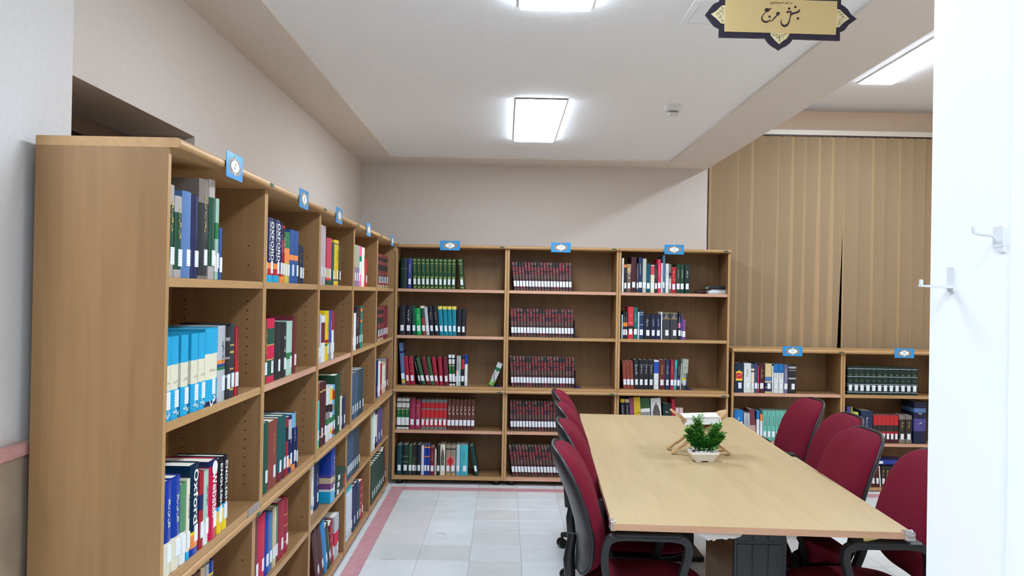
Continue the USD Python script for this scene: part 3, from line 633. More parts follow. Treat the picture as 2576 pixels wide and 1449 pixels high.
word2 = [pen([(1130, 140), (1100, 152), (1062, 148), (1042, 162), (1060, 178), (1085, 172)], [8, 22, 26, 20, 26, 30]), pen([(1078, 178), (1035, 205), (1003, 250), (995, 290), (1015, 322), (1055, 336), (1095, 322), (1122, 300)], [12, 12, 14, 20, 28, 28, 16, 6]), D(1105, 258, 21),
         pen([(1215, 232), (1208, 212), (1226, 198), (1244, 208), (1232, 226), (1200, 250), (1170, 285), (1142, 312), (1108, 332)], [14, 22, 24, 22, 16, 18, 18, 12, 4])]
obj("lettering", move(front(prism(unary_union(word1), 0, 0.0005)), (0, -0.0104, 0)), "board_ink", f2); obj("lettering", move(front(prism(unary_union(word2), 0, 0.0005)), (0, -0.0104, 0)), "board_ink", f2)
sm = [pen([(x + 34, 44 + dy), (x + 20, 62), (x + 8, 52), (x, 66)], [3, 7, 5, 3]) for x, dy in ((1396, 8), (1350, 0), (1318, 10), (1270, -4), (1232, 8), (1196, 2), (1160, -4), (1110, 4))] + [pen([(1372, 30), (1350, 68)], [3, 5]), pen([(1176, 38), (1140, 70), (1118, 74)], [3, 6, 3]), D(1300, 42, 5), D(1215, 44, 5), D(1258, 74, 5)]
obj("small_lettering", move(front(prism(unary_union(sm), 0, 0.0004)), (0, -0.0104, 0)), "board_ink", f2)
def scrolls(pts, name):
    obj(name, move(front(prism(unary_union(pts), 0, 0.0004)), (0, -0.0095, 0)), "board_scroll", f1)
def curl(x, y, r, a0, s): return pen([(x + r * q * math.cos(a0 + s * w_), y + r * q * math.sin(a0 + s * w_)) for q, w_ in ((1, 0), (0.95, 1), (0.8, 2), (0.65, 3), (0.45, 4.2), (0.2, 5))], [4, 7, 7, 5])
scrolls([curl(428, 140, 22, 0, 1), curl(412, 200, 26, 1, -1), curl(372, 235, 30, 2, 1), curl(412, 270, 26, 1, 1), curl(428, 335, 22, 0, -1), D(384, 185, 8), D(382, 288, 8), D(440, 235, 8)], "scrollwork")
scrolls([curl(2112, 160, 22, 0, 1), curl(2135, 215, 26, 1, -1), curl(2175, 258, 30, 2, 1), curl(2135, 300, 26, 1, 1), curl(2112, 355, 22, 0, -1), D(2165, 205, 9), D(2165, 310, 9)], "scrollwork")
scrolls([curl(1170, 510, 22, 0, 1), curl(1212, 530, 24, 1, -1), curl(1255, 560, 22, 2, 1), curl(1300, 530, 24, 2, 1), curl(1345, 512, 22, 0, -1), pen([(1255, 505), (1255, 610)], [5, 9]), D(1210, 558, 9), D(1310, 558, 9)], "scrollwork")
for x in (-0.16, 0.16): obj("wire", tube([(x, -0.004, 0.065), (x, -0.004, ZT - 2.391)], 0.0012, 5), "grey_plastic", t)

# ------------------------------------------------------------------ coat hooks on the wall end (plate, arm, upturned tip)
t = thing("coat_hook", "upper white coat hook on the bright wall end", "hook", (0.80, 1.400, 1.652))
pl = turn(prism(rrect(0.014, 0.017, 0.003), 0, 0.0035), ((0, 1, 0), (0, 0, 1), (-1, 0, 0)))
obj("plate", pl, "white_plastic", t); obj("arm", tube([(-0.002, 0, -0.008), (-0.012, 0, 0.002), (-0.034, 0, 0.004), (-0.042, 0, 0.006), (-0.0435, 0, 0.016)], 0.0028, 8), "white_plastic", t, smooth=50)
obj("plate_foot", turn(prism([(-0.014, -0.017), (0.014, -0.017), (0.004, -0.024), (-0.018, -0.026)], 0, 0.003), ((0, 1, 0), (0, 0, 1), (-1, 0, 0))), "white_plastic", t)
t = thing("coat_hook", "lower white coat hook reaching past the wall end's edge", "hook", (0.80, 1.548, 1.585))
obj("plate", turn(prism(rrect(0.012, 0.022, 0.003), 0, 0.0035), ((0, 1, 0), (0, 0, 1), (-1, 0, 0))), "white_plastic", t)
obj("arm", hull([(x, y, z) for x, ys2, zs2 in ((-0.002, (-0.011, 0.011), (-0.016, -0.011)), (-0.058, (-0.006, 0.006), (-0.0135, -0.0105))) for y in ys2 for z in zs2]), "white_plastic", t)
obj("tip", cbox(-0.058, -0.053, -0.004, 0.004, -0.011, -0.001, 0.001), "white_plastic", t)

# ------------------------------------------------------------------ vertical blind
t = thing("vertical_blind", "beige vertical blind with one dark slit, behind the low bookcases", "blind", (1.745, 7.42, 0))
obj("headrail", cbox(-0.05, 2.75, -0.022, 0.022, 2.948, 2.992, 0.003), "rail_white", t)
obj("rail_shade_strip", box(-0.04, 2.74, -0.015, 0.015, 2.938, 2.949), "dark_frame", t)  # solid dark strip standing in for the shade between rail and slats
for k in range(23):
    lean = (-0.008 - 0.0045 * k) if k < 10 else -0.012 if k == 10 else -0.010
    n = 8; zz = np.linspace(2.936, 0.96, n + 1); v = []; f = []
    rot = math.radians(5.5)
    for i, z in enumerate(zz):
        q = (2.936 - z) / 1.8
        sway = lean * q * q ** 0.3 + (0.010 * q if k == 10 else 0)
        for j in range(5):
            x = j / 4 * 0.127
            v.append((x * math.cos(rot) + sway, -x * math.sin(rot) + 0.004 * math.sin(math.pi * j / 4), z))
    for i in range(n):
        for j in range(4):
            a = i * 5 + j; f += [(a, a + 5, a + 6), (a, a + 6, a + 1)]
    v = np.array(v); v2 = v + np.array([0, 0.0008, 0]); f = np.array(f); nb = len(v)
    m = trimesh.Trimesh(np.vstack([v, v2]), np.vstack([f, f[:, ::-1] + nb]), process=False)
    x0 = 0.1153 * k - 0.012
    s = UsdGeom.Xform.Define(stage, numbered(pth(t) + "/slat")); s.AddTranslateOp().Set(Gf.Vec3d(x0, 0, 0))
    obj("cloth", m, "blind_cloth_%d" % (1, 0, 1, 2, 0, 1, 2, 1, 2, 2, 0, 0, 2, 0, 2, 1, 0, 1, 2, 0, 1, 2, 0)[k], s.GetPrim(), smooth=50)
    obj("carrier", move(lathe([(0, 0.006), (0.004, 0.005), (0.005, -0.004), (0, -0.006)], 8), (0.06, -0.006, 2.936)), "rail_white", s.GetPrim())
# ------------------------------------------------------------------ books (metres: place along the shelf, thickness, height, setback from the case front, lean in degrees)
COL = dict(greyj=(178,170,164),greyd=(128,118,110),dgreen=(20,76,60),slate=(44,52,58),steel=(84,120,172),navy2=(28,40,84),palegreen=(150,186,168),white=(226,228,226),green=(34,120,72),blue=(30,78,146),cyan=(24,166,214),cream=(228,222,196),navy=(26,38,88),silver=(186,190,196),orange=(240,140,70),black=(34,34,38),grey=(140,142,142),gold=(196,164,92),red=(186,36,44),maroon=(108,28,44),royal=(26,62,160),sage=(86,140,100),inkteal=(14,44,72),yellow=(240,204,40),dred=(164,26,44),mint=(172,206,190),crimson=(204,30,72),tan=(208,184,150),brown=(110,62,50),olive=(196,182,72),dteal=(10,84,84),rust=(136,62,50),skyblue=(110,178,216),dustred=(120,56,60),dcrim=(160,28,56),lilac=(190,176,178),rose=(206,60,84),olived=(64,68,50),violet=(70,70,150),turq=(90,192,196),lime=(140,214,90),dmaroon=(76,26,34),green2=(8,66,40),purple=(120,70,130),blue2=(30,132,196),dgreen2=(38,66,54),olivegrey=(158,160,138),lilac2=(140,112,140),pink=(240,110,160),teal=(20,130,112),slateb=(62,84,108),slateg=(48,66,78),white2=(206,210,222),dred2=(150,62,54),blackb=(46,38,36),violet2=(88,82,134),
 inkgreen=(18,44,40),indigo=(62,66,140),forest=(18,70,34),olivegold=(132,142,78),black2=(34,34,42),ink=(22,26,40),kelly=(20,160,84),tealv=(0,128,148),yellow2=(224,204,84),steelp=(92,116,164),moss=(52,92,56),kellyd=(6,100,44),rose2=(160,48,80),red3=(190,38,44),tealgrey=(112,124,124),brown2=(100,52,44),inkteal2=(14,66,76),lilacw=(206,206,222),tanblk=(150,136,120),paleblue=(178,206,216),turq2=(66,180,190),inkgreen2=(16,62,58),
 encblk=(34,26,30),encred=(132,38,46),encbr=(98,72,58),encpur=(72,32,46),encdust=(120,78,76),brown3=(110,84,72),tan2=(176,140,92),dmaroon2=(72,24,36),dgrey=(74,74,82),navyd=(28,48,84),palesage=(190,196,180),tealb=(14,80,100),rosegrad=(206,82,94),hotred=(222,48,84),bluegrey=(84,124,146),olivegrey2=(110,114,98),crim2=(176,30,52),forestd=(24,66,44),redb=(206,54,62),tealc=(14,104,100),amber=(236,140,40),navye=(32,58,92),navyk=(26,32,66),charcoal=(60,60,64),rust2=(140,66,50),whiteblue=(38,78,176),bmaroon=(100,40,36),teal3=(60,168,158),palesage2=(170,174,162),yellow3=(222,184,40),mauve=(140,66,106),pinkw=(222,190,188),navyg=(20,44,68),slate2=(60,78,110),cream2=(224,206,148),azure=(24,122,196),slatel=(112,118,148),pinkt=(200,160,150),mintg=(108,184,166),violetd=(78,72,140),limed=(150,160,50),limey=(204,206,84))
ORD = lambda i: "%d%s" % (i, "th" if 10 < i < 14 else {1: "st", 2: "nd", 3: "rd"}.get(i % 10, "th"))
NUM = {2: "two", 3: "three", 4: "four", 5: "five", 6: "six", 7: "seven", 8: "eight"}
CASE = {"L1": "nearest left bookcase", "L2": "second left bookcase", "L3": "third left bookcase", "L4": "fourth left bookcase", "L5": "farthest left bookcase", "B1": "left back bookcase", "B2": "middle back bookcase", "B3": "right back bookcase", "C1": "left low bookcase", "C2": "right low bookcase"}
SHELF = {1: "top shelf", 2: "second shelf", 3: "third shelf", 4: "fourth shelf", 5: "bottom shelf"}
ZSH = {1: 1.572, 2: 1.197, 3: 0.790, 4: 0.436, 5: 0.0695}
ZLOW = {1: 0.778, 2: 0.388, 3: 0.030}
INK = {"g": "gilt", "w": "ink_white", "k": "ink_dark", "b": "ink_brown"}
def word(rg, L):
    """one word of running script on a baseline along +x, about 1 tall"""
    s = []; x = 0.0
    while x < L - 0.5:
        kind = rg.choice("tbtdl")
        if kind == "t": s.append(ribbon([(x, 0.0), (x + 0.15, 0.42), (x + 0.3, 0.02), (x + 0.5, 0.0)], 0.17)); x += 0.5
        elif kind == "b": s.append(ribbon(curve([(x, 0.05), (x + 0.1, -0.3), (x + 0.5, -0.42), (x + 0.85, -0.1), (x + 0.9, 0.15)], 3), 0.2)); x += 0.95
        elif kind == "l": s.append(ribbon([(x + 0.1, 1.0), (x + 0.15, 0.0), (x + 0.4, 0.0)], 0.17)); x += 0.42
        else: s.append(ribbon(curve([(x, 0.4), (x + 0.3, 0.3), (x + 0.35, 0.0), (x, -0.02)], 3), 0.2)); x += 0.5
        if rg.random() < 0.6: s.append(diamond(x - 0.2, rg.choice((0.72, 0.75, -0.55)), 0.14))
    return unary_union(s)
WORDS = [word(random.Random(50 + k), 1.8 + 0.5 * (k % 4)) for k in range(8)]
from shapely import affinity
def script(L, H, rg):
    """a line of Persian-looking script of length L and letter height H"""
    x, out = 0.0, []
    while True:
        w = WORDS[rg.randrange(8)]; ww = w.bounds[2] * H
        if x + ww > L and out: break
        out.append(affinity.translate(affinity.scale(w, H, H, origin=(0, 0)), x, 0)); x += ww + 0.45 * H
        if x > L: break
    u = unary_union(out).simplify(H * 0.05)
    bx = u.bounds
    return affinity.translate(u, -(bx[0] + bx[2]) / 2, -(bx[1] + bx[3]) / 2), (bx[2] - bx[0])
def on_spine(poly, z, w=None, y=-0.0007):
    return move(front(prism(poly, 0, 0.0004)), (0, y, z))
def vertical(poly): return affinity.rotate(poly, -90, origin=(0, 0))
def cover_mesh(w, h, d, base, bands, sag, inset=False):
    """inset: the printed bands keep to the middle of the spine"""
    T = min(0.0028, w * 0.22)
    ax = np.linspace(-1, 1, 7)
    o = [(-w / 2, d)] + [(x * w / 2, sag * x * x) for x in ax] + [(w / 2, d)]
    i = [(-w / 2 + T, d)] + [(x * (w / 2 - T), sag + T) for x in ax] + [(w / 2 - T, d)]
    lv = sorted({0.0, 1.0} | {b[0] for b in bands} | {b[1] for b in bands})
    V, F, C = [], [], []
    def quad(a, b, c, e, col):
        k = len(V); V.extend((a, b, c, e)); C.extend([col] * 4); F.extend(((k, k + 1, k + 2), (k, k + 2, k + 3)))
    for z0, z1 in zip(lv, lv[1:]):
        col = base
        for b in bands:
            if b[0] - 1e-6 <= z0 and z1 <= b[1] + 1e-6: col = b[2]
        for n, (p, q) in enumerate(zip(o, o[1:])): quad((*p, z0 * h), (*q, z0 * h), (*q, z1 * h), (*p, z1 * h), base if inset and n in (0, 1, 6, 7) else col)
    for p, q in zip(i, i[1:]): quad((*q, 0), (*p, 0), (*p, h), (*q, h), base)
    for k in range(len(o) - 1):
        a, b, c, e = o[k], o[k + 1], i[k + 1], i[k]
        top = bands[-1][2] if bands and max(b_[1] for b_ in bands) > 0.999 else base
        quad((*a, h), (*b, h), (*c, h), (*e, h), top); quad((*e, 0), (*c, 0), (*b, 0), (*a, 0), base)
    quad((*i[0], 0), (*o[0], 0), (*o[0], h), (*i[0], h), base); quad((*o[-1], 0), (*i[-1], 0), (*i[-1], h), (*o[-1], h), base)
    return (np.array(V, float), np.array(F)), np.array(C), T
def depth_of(h, cap): return min(max(0.12, 0.70 * h), cap)
def kind_of(desc):
    for k, nm, cat in (("encyclopaedia", "encyclopaedia_volume", "encyclopaedia"), ("dictionar", "dictionary", "dictionary"), ("magazine", "magazine", "magazine"), ("binder", "ring_binder", "binder"), ("volume", "bound_volume", "bound volume"), ("paperback", "paperback", "paperback")):
        if k in desc: return nm, cat
    return "book", "book"
def make_book(label, group, loc, rot, w, h, d, spec, seed, kind):
    colour, bands, title, flags = spec.split("|")
    t = thing(kind[0], label, kind[1], loc, rot, group)
    base = lin(COL[colour]); B = []; extra = []
    for b in filter(None, bands.split(",")):
        a, c = b.split(":"); a0, a1 = map(float, a.split("-"))
        if c == "emblem": extra.append((a0, a1)); continue
        B.append((a0, a1, lin(COL[c])))
    B.sort(key=lambda q: q[1])
    sag = 0.0 if (w < 0.018 or "o" in flags) else min(0.005, 0.10 * w)
    m, c, T = cover_mesh(w, h, d, base, B, sag, "d" in flags)
    obj("cover", m, "cover_worn" if "w" in flags else "cover_gloss" if ("g" in flags or "j" in flags) else "cover_cloth", t, colors=c)
    obj("pages", box(-w / 2 + T, w / 2 - T, sag + T, d - 0.004, 0.003, h - 0.004), "page_white" if "o" in flags else "page_cream", t)
    if "n" not in flags:
        lw = min(0.60 * w if w > 0.03 else 0.86 * w, 0.026); lh = 0.046
        z0 = h * 0.13 + 0.002
        x = 0.0 if w < 0.05 else 0.1 * w
        lab = obj("call_number_label", cbox(x - lw / 2, x + lw / 2, -0.0013, sag * (x / (w / 2)) ** 2 + sag * 0.4 + 0.0002, z0, z0 + lh, 0.0003), "label_paper", t)
        if "o" in flags: obj("label_frame", on_spine(sg.box(x - lw / 2 - 0.0012, -lh / 2 - 0.0012, x + lw / 2 + 0.0012, lh / 2 + 0.0012), z0 + lh / 2, y=-0.0006), "ink_dark", lab)
    rg = random.Random(seed)
    def put(poly, z, mat, name="title", y=-0.0007): obj(name, on_spine(poly, z, y=y), mat, t)
    for a0, a1 in extra:
        zc, hh = (a0 + a1) / 2 * h, (a1 - a0) * h / 2
        put(unary_union([sg.box(-w * 0.38, -hh, w * 0.38, hh * 0.75), sg.Point(0, hh * 0.8).buffer(w * 0.12)]), zc, "ink_yellow", "emblem"); put(sg.box(-w * 0.34, -hh * 0.6, w * 0.34, hh * 0.45), zc, "ink_red", "emblem", -0.0011)
        put(ribbon(curve([(-w * 0.28, -hh * 0.2), (-w * 0.1, hh * 0.05), (0, -hh * 0.05), (w * 0.3, hh * 0.25)]), 0.002), zc, "ink_white", "emblem", -0.0015)
    if title.startswith("T:"):
        _, txt, k = title.split(":")
        tm = meshkit.text_mesh(txt, 1.0, 0.01, bold=True); b = tm.bounds
        L = 0.60 * h if len(txt) < 7 else 0.58 * h
        s = min(L / (b[1][0] - b[0][0]), 0.5 * w / (b[1][1] - b[0][1]))
        tm.apply_translation(-(b[0] + b[1]) / 2); tm.apply_scale((L / (b[1][0] - b[0][0]), 0.46 * w / (b[1][1] - b[0][1]), 0.04))
        v = tm.vertices; tm = trimesh.Trimesh(np.column_stack([v[:, 1], -v[:, 0], v[:, 2]]), tm.faces, process=False)
        xo = 0.10 * w if txt == "OXFORD" else 0.0
        obj("title", move(front(tm), (xo, -0.0008, (0.55 if txt == "Webster" else 0.64) * h)), INK[k], t)
        if txt == "OXFORD":
            tm = meshkit.text_mesh("Advanced Learner's", 1.0, 0.01); b = tm.bounds; tm.apply_translation(-(b[0] + b[1]) / 2)
            tm.apply_scale((L / (b[1][0] - b[0][0]), 0.19 * w / (b[1][1] - b[0][1]), 0.04)); v = tm.vertices
            obj("title", move(front(trimesh.Trimesh(np.column_stack([v[:, 1], -v[:, 0], v[:, 2]]), tm.faces, process=False)), (-0.27 * w, -0.0008, 0.64 * h)), INK[k], t)
        if txt == "Webster": put(affinity.scale(sg.Point(0, 0).buffer(1, 5), 0.30 * w, 0.022), 0.90 * h, "ink_white", "emblem")
    elif title == "honar":
        a = w * 0.5
        put(affinity.scale(unary_union([ribbon(curve([(1.0, 0.1), (0.8, 0.35), (0.62, 0.05), (0.85, -0.08), (1.02, 0.08), (0.6, -0.05), (0.3, 0.0), (0.22, 0.3), (0.1, 0.0), (-0.1, 0.0), (-0.2, 0.22), (-0.3, -0.1), (-0.7, -0.42)], 4), [0.13] * 49), diamond(0.22, 0.6, 0.12)]), a * 0.75, a * 0.75, origin=(0, 0)), 0.56 * h, "ink_brown")
    elif title == "vols":
        s_, L = script(0.55 * w, min(0.11 * w, 0.006), rg); sc = min(1, 0.7 * w / L); put(affinity.scale(s_, sc, sc, origin=(0, 0)), 0.455 * h, "ink_pale")
        s_, L = script(0.5 * w, 0.30 * w, rg); sc = min(1, 0.75 * w / L); put(affinity.scale(s_, sc, sc, origin=(0, 0)), 0.085 * h, "ink_white")
    elif title == "tower":
        a = w * 0.36
        put(sg.Polygon([(-a * 0.9, -0.075), (-a, 0.0), (-a * 0.7, 0.03), (-a * 0.55, 0.05), (-a * 0.2, 0.058), (0, 0.085), (a * 0.2, 0.058), (a * 0.55, 0.05), (a * 0.7, 0.03), (a, 0.0), (a * 0.9, -0.075)]), 0.60 * h, "sign_dark", "picture")
    elif title in ("diaL", "diaR"):
        s = 1 if title == "diaL" else -1
        for r, mt, y in ((0.065, "ink_salmon", -0.0006), (0.042, "ink_red", -0.001)):
            put(sg.Polygon([(s * w / 2, -r), (s * (w / 2 - min(w * 0.92, r * 0.62)), 0), (s * w / 2, r)]), 0.47 * h, mt, "emblem", y)
    elif title[:1] in "vfh" and title != "-" and title:
        k, big = title[1], title[2:3]
        if title[0] == "v":
            H = min({"P": 0.20, "G": 0.34, "H": 0.34, "": 0.3}[big] * w, 0.011)
            s, L = script(0.40 * h if big != "P" else 0.34 * h, H, rg)
            put(vertical(s), (0.66 if L < 0.5 * h else 0.6) * h, INK[k])
        elif title[0] == "f":
            for zz, q in ((0.72, 0.62), (0.50, 0.44)):
                s, L = script(q * w, 0.16 * w, rg); sc = min(1, 0.8 * w / L); put(affinity.scale(s, sc, sc, origin=(0, 0)), zz * h, INK[k])
        else:
            for zz in (0.90, 0.83, 0.79):
                s, L = script(0.5 * w, 0.12 * w, rg); sc = min(1, 0.8 * w / L); put(affinity.scale(s, sc, sc, origin=(0, 0)), zz * h, INK[k])
    return t
def plural(s):
    for a, b in (("dictionary", "dictionaries"), ("volume", "volumes"), ("hardback", "hardbacks"), ("binder", "binders"), ("paperback", "paperbacks"), ("book", "books"), ("spine", "spines"), ("magazine", "magazines")):
        q = s.split()
        for i, x in enumerate(q):
            if x.strip(",") == a: q[i] = x.replace(a, b); return " ".join(q)
    return s + "s"
SHELVES = [
('L1',1,[
(2.268,0.0520,0.241,0.008,0,'tall grey-jacketed book with green panel','greyj|.18-.78:dgreen|vgG|j'),
(2.323,0.0500,0.217,0.008,0,'shorter grey-jacketed book with green panel','greyj|.1-.8:dgreen|vgG|j'),
(2.382,0.0670,0.236,0.008,0,'steel blue hardback','steel||-|'),
(2.446,0.0540,0.234,0.008,0,'glossy navy hardback','navy2||-|g'),
(2.517,0.0830,0.287,0.008,0,'tallest grey jacketed book with dark gilt panel','greyd|.03-.76:slate|vgG|j'),
(2.587,0.0510,0.295,0.008,0,'tall pale grey book with green strip','greyj|.13-.82:dgreen|-|j'),
(2.631,0.0310,0.244,0.008,0,'white and green patterned book','palegreen|.1-.3:white,.5-.7:green|-|g'),
(2.662,0.0230,0.158,0.008,0,'short blue book at the end','blue||-|'),
]),
('L1',2,[
(2.260,0.0497,0.220,0.006,0,'cyan-and-cream volume','cyan|.36-.66:cream|vols|'),
(2.313,0.0525,0.220,0.006,0,'cyan-and-cream volume','cyan|.36-.66:cream|vols|'),
(2.385,0.0525,0.220,0.006,0,'cyan-and-cream volume','cyan|.36-.66:cream|vols|'),
(2.461,0.0525,0.220,0.006,0,'cyan-and-cream volume','cyan|.36-.66:cream|vols|'),
(2.518,0.0525,0.220,0.006,0,'cyan-and-cream volume','cyan|.36-.66:cream|vols|'),
(2.601,0.1080,0.230,0.006,0,'taller cyan-and-cream volume with navy foot','cyan|0-.06:navy,.34-.67:cream|vols|'),
(2.694,0.0720,0.233,0.006,0,'silver-grey book with rainbow stripe','silver|.42-.46:green,.46-.5:blue,.5-.55:orange|vkP|g'),
(2.754,0.0410,0.229,0.006,0,'black hardback with silver bands','black|.3-.33:grey,.55-.58:grey,.8-.85:grey|-|'),
(2.795,0.0400,0.237,0.006,0,'tall dark navy hardback with gilt bands','slate|.1-.13:gold,.38-.4:gold,.6-.63:gold,.7-.72:gold|-|'),
(2.827,0.0160,0.224,0.006,0,'thin red book','red||-|'),
(2.845,0.0150,0.225,0.006,0,'thin dark red book','maroon|.2-.5:red|vgP|'),
]),
('L1',3,[
(2.281,0.0585,0.250,0.006,0,'royal blue volume with cream foot','royal|0-.36:cream|vwP|g'),
(2.341,0.0585,0.250,0.006,0,'royal blue volume with cream foot','royal|0-.36:cream|vwP|g'),
(2.393,0.0430,0.219,0.006,0,'sage green book','sage|0-.4:white|-|'),
(2.427,0.0240,0.224,0.006,0,'thin cream book with dark lettering','cream|0-.1:cyan|vkP|'),
(2.478,0.0740,0.256,0.006,0,'dark teal dictionary with orange foot','inkteal|0-.08:royal,.08-.22:orange,.22-.26:yellow|T:Oxford:w|g'),
(2.536,0.0360,0.223,0.006,0,'dark red book with navy band','dred|.5-.7:navy|-|'),
(2.576,0.0410,0.218,0.006,0,'pale mint jacketed book','mint|0-.3:white|vkP|j'),
(2.638,0.0790,0.237,0.006,0,'crimson dictionary with navy head','crimson|.93-1:navy|T:Webster:w|g'),
(2.701,0.0445,0.230,0.006,0,'black dictionary with yellow foot','black|0-.3:yellow,.3-.36:cyan|T:ENGLISH:w|g'),
(2.749,0.0445,0.230,0.006,0,'black dictionary with yellow foot','black|0-.3:yellow,.3-.36:cyan|T:ENGLISH:w|g'),
]),
('L1',4,[
(2.654,0.0520,0.245,0.03,0,'brown book','brown||-|'),
(2.701,0.0390,0.247,0.03,0,'cream book with brown head','tan|0-.8:cream|-|'),
(2.738,0.0290,0.244,0.03,0,'pale grey book','silver||vkP|'),
(2.777,0.0450,0.243,0.03,0,'blue book with yellow rule','royal|.82-.85:yellow|vwP|g'),
]),
('L2',1,[
(3.183,0.0190,0.210,0.012,0,'thin brown-red book','brown||-|'),
(3.249,0.0875,0.240,0.012,0,'navy dictionary with tricoloured foot','navy|0-.11:cyan,.11-.21:red,.21-.3:orange|T:OXFORD:w|g'),
(3.342,0.0875,0.240,0.012,0,'navy dictionary with tricoloured foot','navy|0-.11:cyan,.11-.21:red,.21-.3:orange|T:OXFORD:w|g'),
(3.399,0.0257,0.235,0.012,0,'slim navy dictionary with red foot','navy|0-.1:orange,.1-.2:red|vwP|g'),
(3.436,0.0380,0.225,0.012,0,'red and white lettered book','dred|.75-.95:black,0-.12:orange|vwP|g'),
(3.476,0.0335,0.204,0.012,0,'green book with yellow lower half','green|0-.4:olive,.4-.68:orange|-|'),
(3.513,0.0335,0.204,0.012,0,'green book with yellow lower half','green|0-.4:olive,.4-.68:orange|-|'),
(3.576,0.0725,0.219,0.012,0,'bright blue book with orange band','blue|.43-.53:orange|-|'),
(3.652,0.0725,0.219,0.012,0,'bright blue book with orange band','blue|.43-.53:orange|-|'),
(3.718,0.0500,0.168,0.012,0,'short black gilt-lettered book','black||vgP|'),
(3.764,0.0330,0.159,0.012,0,'short navy book','navy||-|'),
]),
('L2',2,[
(3.205,0.0280,0.234,0.012,0,'brown spine with gilt lettering','brown||vgG|'),
(3.278,0.1100,0.238,0.012,0,'crimson volume with green panels','crimson|.1-.35:dgreen,.6-.85:dgreen,.35-.37:gold,.58-.6:gold|-|'),
(3.382,0.0920,0.218,0.012,0,'plain black hardback','black||-|'),
(3.472,0.0780,0.217,0.012,0,'black hardback with grey lettering','black||fw|'),
(3.564,0.0900,0.220,0.012,0,'pale mint book with green block','mint|.3-.42:green|-|'),
(3.644,0.0580,0.236,0.012,0,'tall maroon book','maroon||-|'),
]),
('L2',3,[
(3.229,0.0910,0.260,0.012,0,'dark green volume','dgreen||-|'),
(3.337,0.1210,0.253,0.012,0,'brown leather volume','rust||vgG|'),
(3.433,0.0665,0.251,0.012,0,'tall teal-green volume','dteal|0-.15:maroon|-|'),
(3.501,0.0665,0.251,0.012,0,'tall teal-green volume','dteal|0-.15:maroon|-|'),
(3.555,0.0380,0.230,0.012,0,'red and black book','dred|.6-.85:black|-|'),
(3.606,0.0600,0.232,0.012,0,'navy and white lettered book','navy|.1-.25:orange,.6-.95:silver|vwP|g'),
(3.670,0.0600,0.236,0.012,0,'navy and sky blue lettered book','navy|0-.1:orange,.75-1:skyblue|vwP|g'),
(3.716,0.0220,0.171,0.012,0,'short navy book','navy||-|'),
]),
('L2',4,[
(3.245,0.0530,0.275,0.02,0,'dull maroon book with grey front','dustred||-|'),
(3.320,0.0910,0.252,0.02,0,'bright crimson hardback','crimson||-|'),
(3.393,0.0480,0.242,0.02,0,'royal blue book','royal||-|'),
(3.444,0.0490,0.230,0.02,0,'steel blue book','steel||-|'),
(3.482,0.0220,0.236,0.02,0,'beige book','tan||-|'),
(3.504,0.0150,0.235,0.02,0,'thin cream book','cream||-|'),
(3.532,0.0360,0.233,0.02,0,'leaf green book','sage|0-.3:brown||'),
(3.606,0.1030,0.239,0.02,0,'tall crimson hardback','dcrim||-|'),
(3.691,0.0630,0.228,0.02,0,'tall crimson book with gilt rules','dcrim|.2-.22:gold,.5-.52:gold,.7-.72:gold|-|'),
]),
('L3',1,[
(4.142,0.0675,0.284,0.012,0,'tall pale lilac-grey book','lilac||-|'),
(4.213,0.0675,0.284,0.012,0,'tall pale lilac-grey book','lilac||-|'),
(4.333,0.1190,0.233,0.012,0,'crimson-pink book','rose|.15-.35:tan,0-.1:dgreen|-|'),
(4.429,0.0590,0.217,0.012,0,'dark green book behind yellow','dgreen||-|'),
(4.522,0.1180,0.234,0.012,0,'yellow book with blue rules','yellow|.1-.13:navy,.9-.92:navy|vkP|g'),
(4.605,0.0350,0.213,0.012,0,'dark olive thin book','olived||-|'),
]),
('L3',2,[
(4.116,0.0380,0.226,0.012,0,'black and white spine','black|0-.3:white|-|'),
(4.154,0.0340,0.233,0.012,0,'thin pale grey book','silver||-|'),
(4.222,0.0930,0.226,0.012,0,'white book with maroon panel','white|.42-.85:maroon|-|'),
(4.316,0.0880,0.247,0.012,0,'yellow paperback with red stripe','yellow|.36-.42:red,.3-.34:green|vkP|g'),
(4.396,0.0670,0.247,0.012,0,'violet-blue book','violet|0-.35:grey|vwP|'),
(4.459,0.0530,0.244,0.012,0,'crimson book with white lower half','dcrim|0-.6:white|-|'),
]),
('L3',3,[
(4.123,0.1060,0.308,0.012,0,'turquoise paperback with brown head','turq|0-.06:lime,.75-1:rust|-|'),
(4.214,0.0675,0.309,0.012,0,'dark maroon gilt volume','dmaroon|.15-.17:gold,.85-.87:gold|-|'),
(4.287,0.0675,0.309,0.012,0,'dark maroon gilt volume','dmaroon|.15-.17:gold,.85-.87:gold|-|'),
(4.377,0.0980,0.268,0.012,0,'white magazine with green pictures','white|.3-.42:green,.42-.55:grey,.55-.68:black|-|g'),
(4.458,0.0580,0.269,0.012,0,'white magazine with yellow pictures','white|.1-.2:yellow,.3-.4:green,.5-.65:black,.72-.95:yellow|-|g'),
(4.516,0.0530,0.267,0.012,0,'white magazine with red pictures','skyblue|.05-.2:red,.3-.42:green,.5-.62:grey,.72-.9:red|-|g'),
(4.618,0.1460,0.310,0.012,0,'tall dark green book','green2||-|'),
(4.720,0.0340,0.183,0.012,0,'thin cream book','cream||-|'),
(4.798,0.1100,0.169,0.012,0,'short navy book','navy||-|'),
]),
('L3',4,[
(4.326,0.0710,0.233,0.05,0,'white book','white|.1-.2:skyblue|-|'),
(4.426,0.1250,0.228,0.05,0,'navy hardback','navy||vwP|'),
